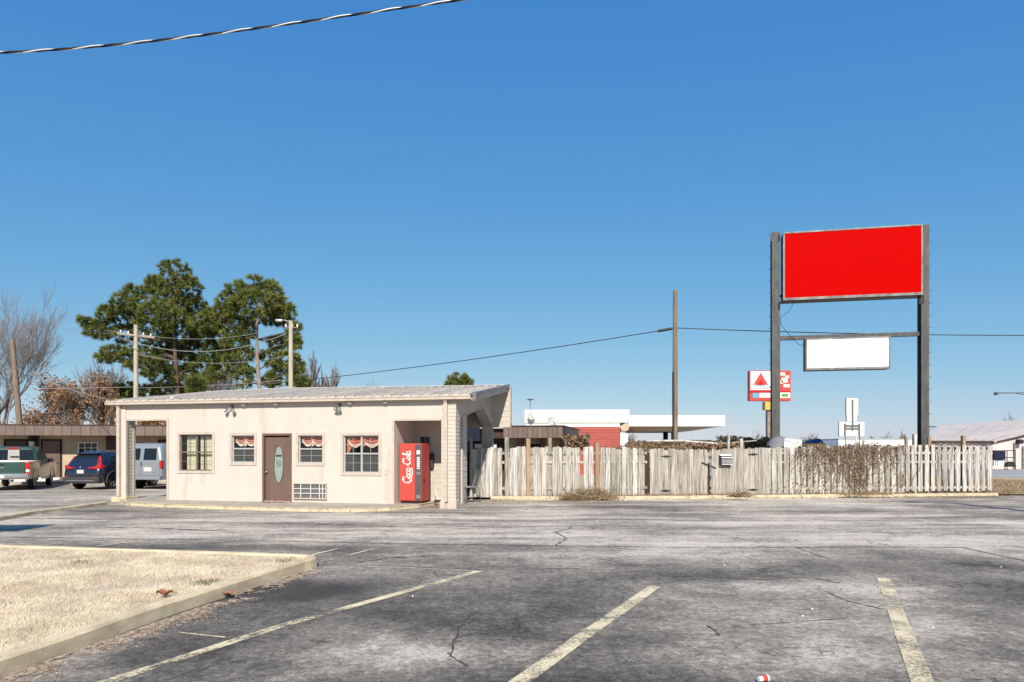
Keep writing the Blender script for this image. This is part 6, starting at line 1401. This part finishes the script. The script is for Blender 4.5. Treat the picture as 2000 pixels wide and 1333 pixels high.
for i, (px, yt, sp_, lb) in enumerate(((1482, 835, 20, 'bare round tree left of the left sign post above the fence'), (1583, 846, 16, 'bare tree beyond the blue gazebo'), (1725, 842, 18, 'bare tree over the low white building'), (1703, 850, 12, 'small bare tree left end of the low white building'), (1235, 842, 10, 'thin bare tree under the fuel canopy edge'), (1985, 803, 20, 'bare tree top above the pink warehouse roof'), (1760, 838, 10, 'thin bare sapling near the right sign post'), (1620, 856, 14, 'low bare tree left of the stacked blank sign'))):
    o = bare_tree(px, yt, 120 if i != 5 else 110, sp_, lb, seed=40+i, depth=4, maxtw=420, m_='twigfar', base_r=.25, twr=.05, first=.22); o['group'] = GT
def hedge(name, px0, px1, ybase, ytop, D, n_, size, mt, label, cat='shrub', seed=0, th=2.0):
    r = np.random.default_rng(seed); px = r.uniform(px0, px1, n_); k_ = vnoise(px*.07+seed, px*0, seed+3); k2 = vnoise(px*.3+seed, px*0, seed+5); top = ybase-(ybase-ytop)*(.45+.4*k_+.2*k2)
    py = ybase-(ybase-top)*np.sqrt(r.random(n_)); d = D+r.uniform(-th, th, n_); P = np.stack([(px-1000)/F*D, d, CH+(HY-py)/F*D], -1); P[:, 0] += r.normal(0, .1, n_)
    if cat == 'woods': return leafcloud(name, P, size, mt, None, label=label, cat=cat, kind='stuff')
    c = at((px0+px1)/2, 880, D); o = empty(name, (c.x, c.y, 0), 0, label, cat); P[:, 0] -= c.x; P[:, 1] -= c.y; leafcloud('foliage', P, size, mt, o)
    mb = MB()
    for i in range(6): q = P[r.integers(0, len(P))]; mb.tube([(0, 0, 0), (q[0]*.5, q[1]*.5, q[2]*.55), tuple(q)], [.05, .03, .01], 4)
    mb.build('stems', M['bark'], o); return o
M['farwood'] = leafmat('distant_winter_woods', (.20, .165, .13), (.11, .10, .075), .15, .1)
hedge('far_woods', 300, 2300, 884, 862, 190, 26000, .55, M['farwood'], 'low brown winter woods along the horizon', 'woods', 3, 14)
hedge('far_woods', -700, 400, 884, 845, 170, 9000, .6, M['farwood'], 'brown winter woods behind the motel on the left horizon', 'woods', 6, 14)
hedge('dry_bush', 236, 345, 860, 795, 50, 2600, .11, M['oakleaf'], 'russet brush behind the motel seen through the office portal', seed=9, th=1.5)
hedge('dry_bush', 1108, 1145, 880, 836, 28.5, 1500, .07, M['vine'], 'tan dry bush behind the fence before the faded red wall', seed=4, th=.6)
hedge('evergreen_shrub', 1455, 1500, 880, 852, 40, 700, .12, M['bushgreen'], 'dark olive shrub left of the left sign post', seed=5, th=.8)
hedge('dry_bush', 1405, 1450, 880, 849, 42, 700, .10, M['farwood'], 'brown bush just above the gate mailbox', seed=6, th=.8)
hedge('dry_bush', 1225, 1262, 880, 868, 31, 400, .08, M['bushgreen'], 'low olive bush beside the white box of the gas station', seed=7, th=.6)
hedge('evergreen_shrub', 208, 262, 800, 758, 50, 900, .16, M['pine'], 'dark conifer branches low behind the office roof corner', seed=8, th=.8)

# ------------------------------------------------------------------ small litter
g = gp(1491, 1333); o = empty('drink_cup', (g.x, g.y, .018), R(20), 'crushed red and white drink cup lying on the asphalt', 'cup')
MB().tube([(-.045, 0, .01), (.04, 0, .01)], [.018, .027], 12).build('cup', M['white'], o); MB().tube([(-.015, 0, .0105), (.025, 0, .0105)], [.0225, .0262], 12, cap=False).build('red_band', M['cokered'], o)
g = gp(322, 1167, .14); o = empty('fallen_leaf', (g.x, g.y, .145), 0, 'large curled brown leaf on the dry lawn near the kerb', 'leaf')
mb = MB(); N_ = 9; vs = []
for i in range(N_):
    for j in range(5): x_ = -.09+.18*i/(N_-1); wj = .065*math.sin(PI*(i+.5)/N_)*(1+.3*math.sin(i*2.4)); y_ = wj*(j-2)/2; vs.append((x_, y_, .03+.02*math.sin(i*1.1)+abs(j-2)*.014))
mb.add(vs, [(i*5+j, (i+1)*5+j, (i+1)*5+j+1, i*5+j+1) for i in range(N_-1) for j in range(4)], True); mb.build('blade', M['brick'], o); MB().tube([(.08, 0, .03), (.13, .02, .05)], .003, 4).build('stalk', M['bark'], o)
g = gp(446, 1168); o = empty('fallen_leaf', (g.x, g.y, .01), R(70), 'curled brown leaf at the foot of the island kerb', 'leaf'); o2 = MB(); o2.add(vs, [(i*5+j, (i+1)*5+j, (i+1)*5+j+1, i*5+j+1) for i in range(N_-1) for j in range(4)], True); o2.build('blade', M['brick'], o).scale = (.8, .8, .8)
for px, py, lb in ((1586, 1191, 'tiny white pebble, the middle one of three left of the right stall line'), (1822, 1227, 'white pebble right of the right-hand stall line'), (1568, 1204, 'tiny white pebble, nearest the camera of three left of the right stall line'),
                   (1415, 1105, 'flat white scrap on the middle of the driving lane'), (1955, 1108, 'white pebble by the crack near the right frame edge'), (806, 1165, 'white pebble just above the left stall line')):
    g = gp(px, py); k_ = .62
    MB().vloft([(0, -.014*k_, .014*k_, -.012*k_, .012*k_, .005*k_), (.010*k_, -.016*k_, .016*k_, -.014*k_, .014*k_, .006*k_), (.018*k_, -.009*k_, .009*k_, -.008*k_, .008*k_, .004*k_)]).build('pebble', M['white'], None, loc=(g.x, g.y, lotz(g.x, g.y)+.001), label=lb, cat='pebble')

# ------------------------------------------------------------------ things outside the frame whose shadows fall into it
def shadow_base(px, py, h): g = gp(px, py); L_ = h/math.tan(R(SUN_EL)); return Vector((g.x+sdir.x/math.hypot(sdir.x, sdir.y)*L_, g.y+sdir.y/math.hypot(sdir.x, sdir.y)*L_, 0))
hh = 7.0; b0 = shadow_base(1850, 981, hh)
lp = empty('lot_lamp', (b0.x-.1, b0.y-.35, 0), 0, 'tall parking lot lamp beyond the right edge casting the long thin shadow', 'street lamp')
MB().tube([(0, 0, 0), (0, 0, hh-.2)], [.17, .13], 8).build('pole', M['steel'], lp); MB().tube([(0, 0, hh-.25), (-.45, .15, hh), (-.9, .35, hh)], .035, 6).build('arm', M['steel'], lp); MB().vloft([(hh-.08, -1.35, -.7, .2, .5, .08), (hh+.05, -1.3, -.75, .25, .45, .08)]).build('lamp_head', M['steel'], lp)
b0 = shadow_base(20, 1032, 3.6)
bd = empty('lawn_sign', (b0.x-.9, b0.y, 0), R(4), 'tall board sign beyond the left edge casting a wedge of shade', 'sign')
MB().box(-1.4, 1.5, -.1, .1, 3.1, 4.0).build('board', M['white'], bd); MB().box(-1.2, -1.05, -.08, .08, 0, 3.1).box(1.0, 1.15, -.08, .08, 0, 3.1).build('post', M['steel'], bd)
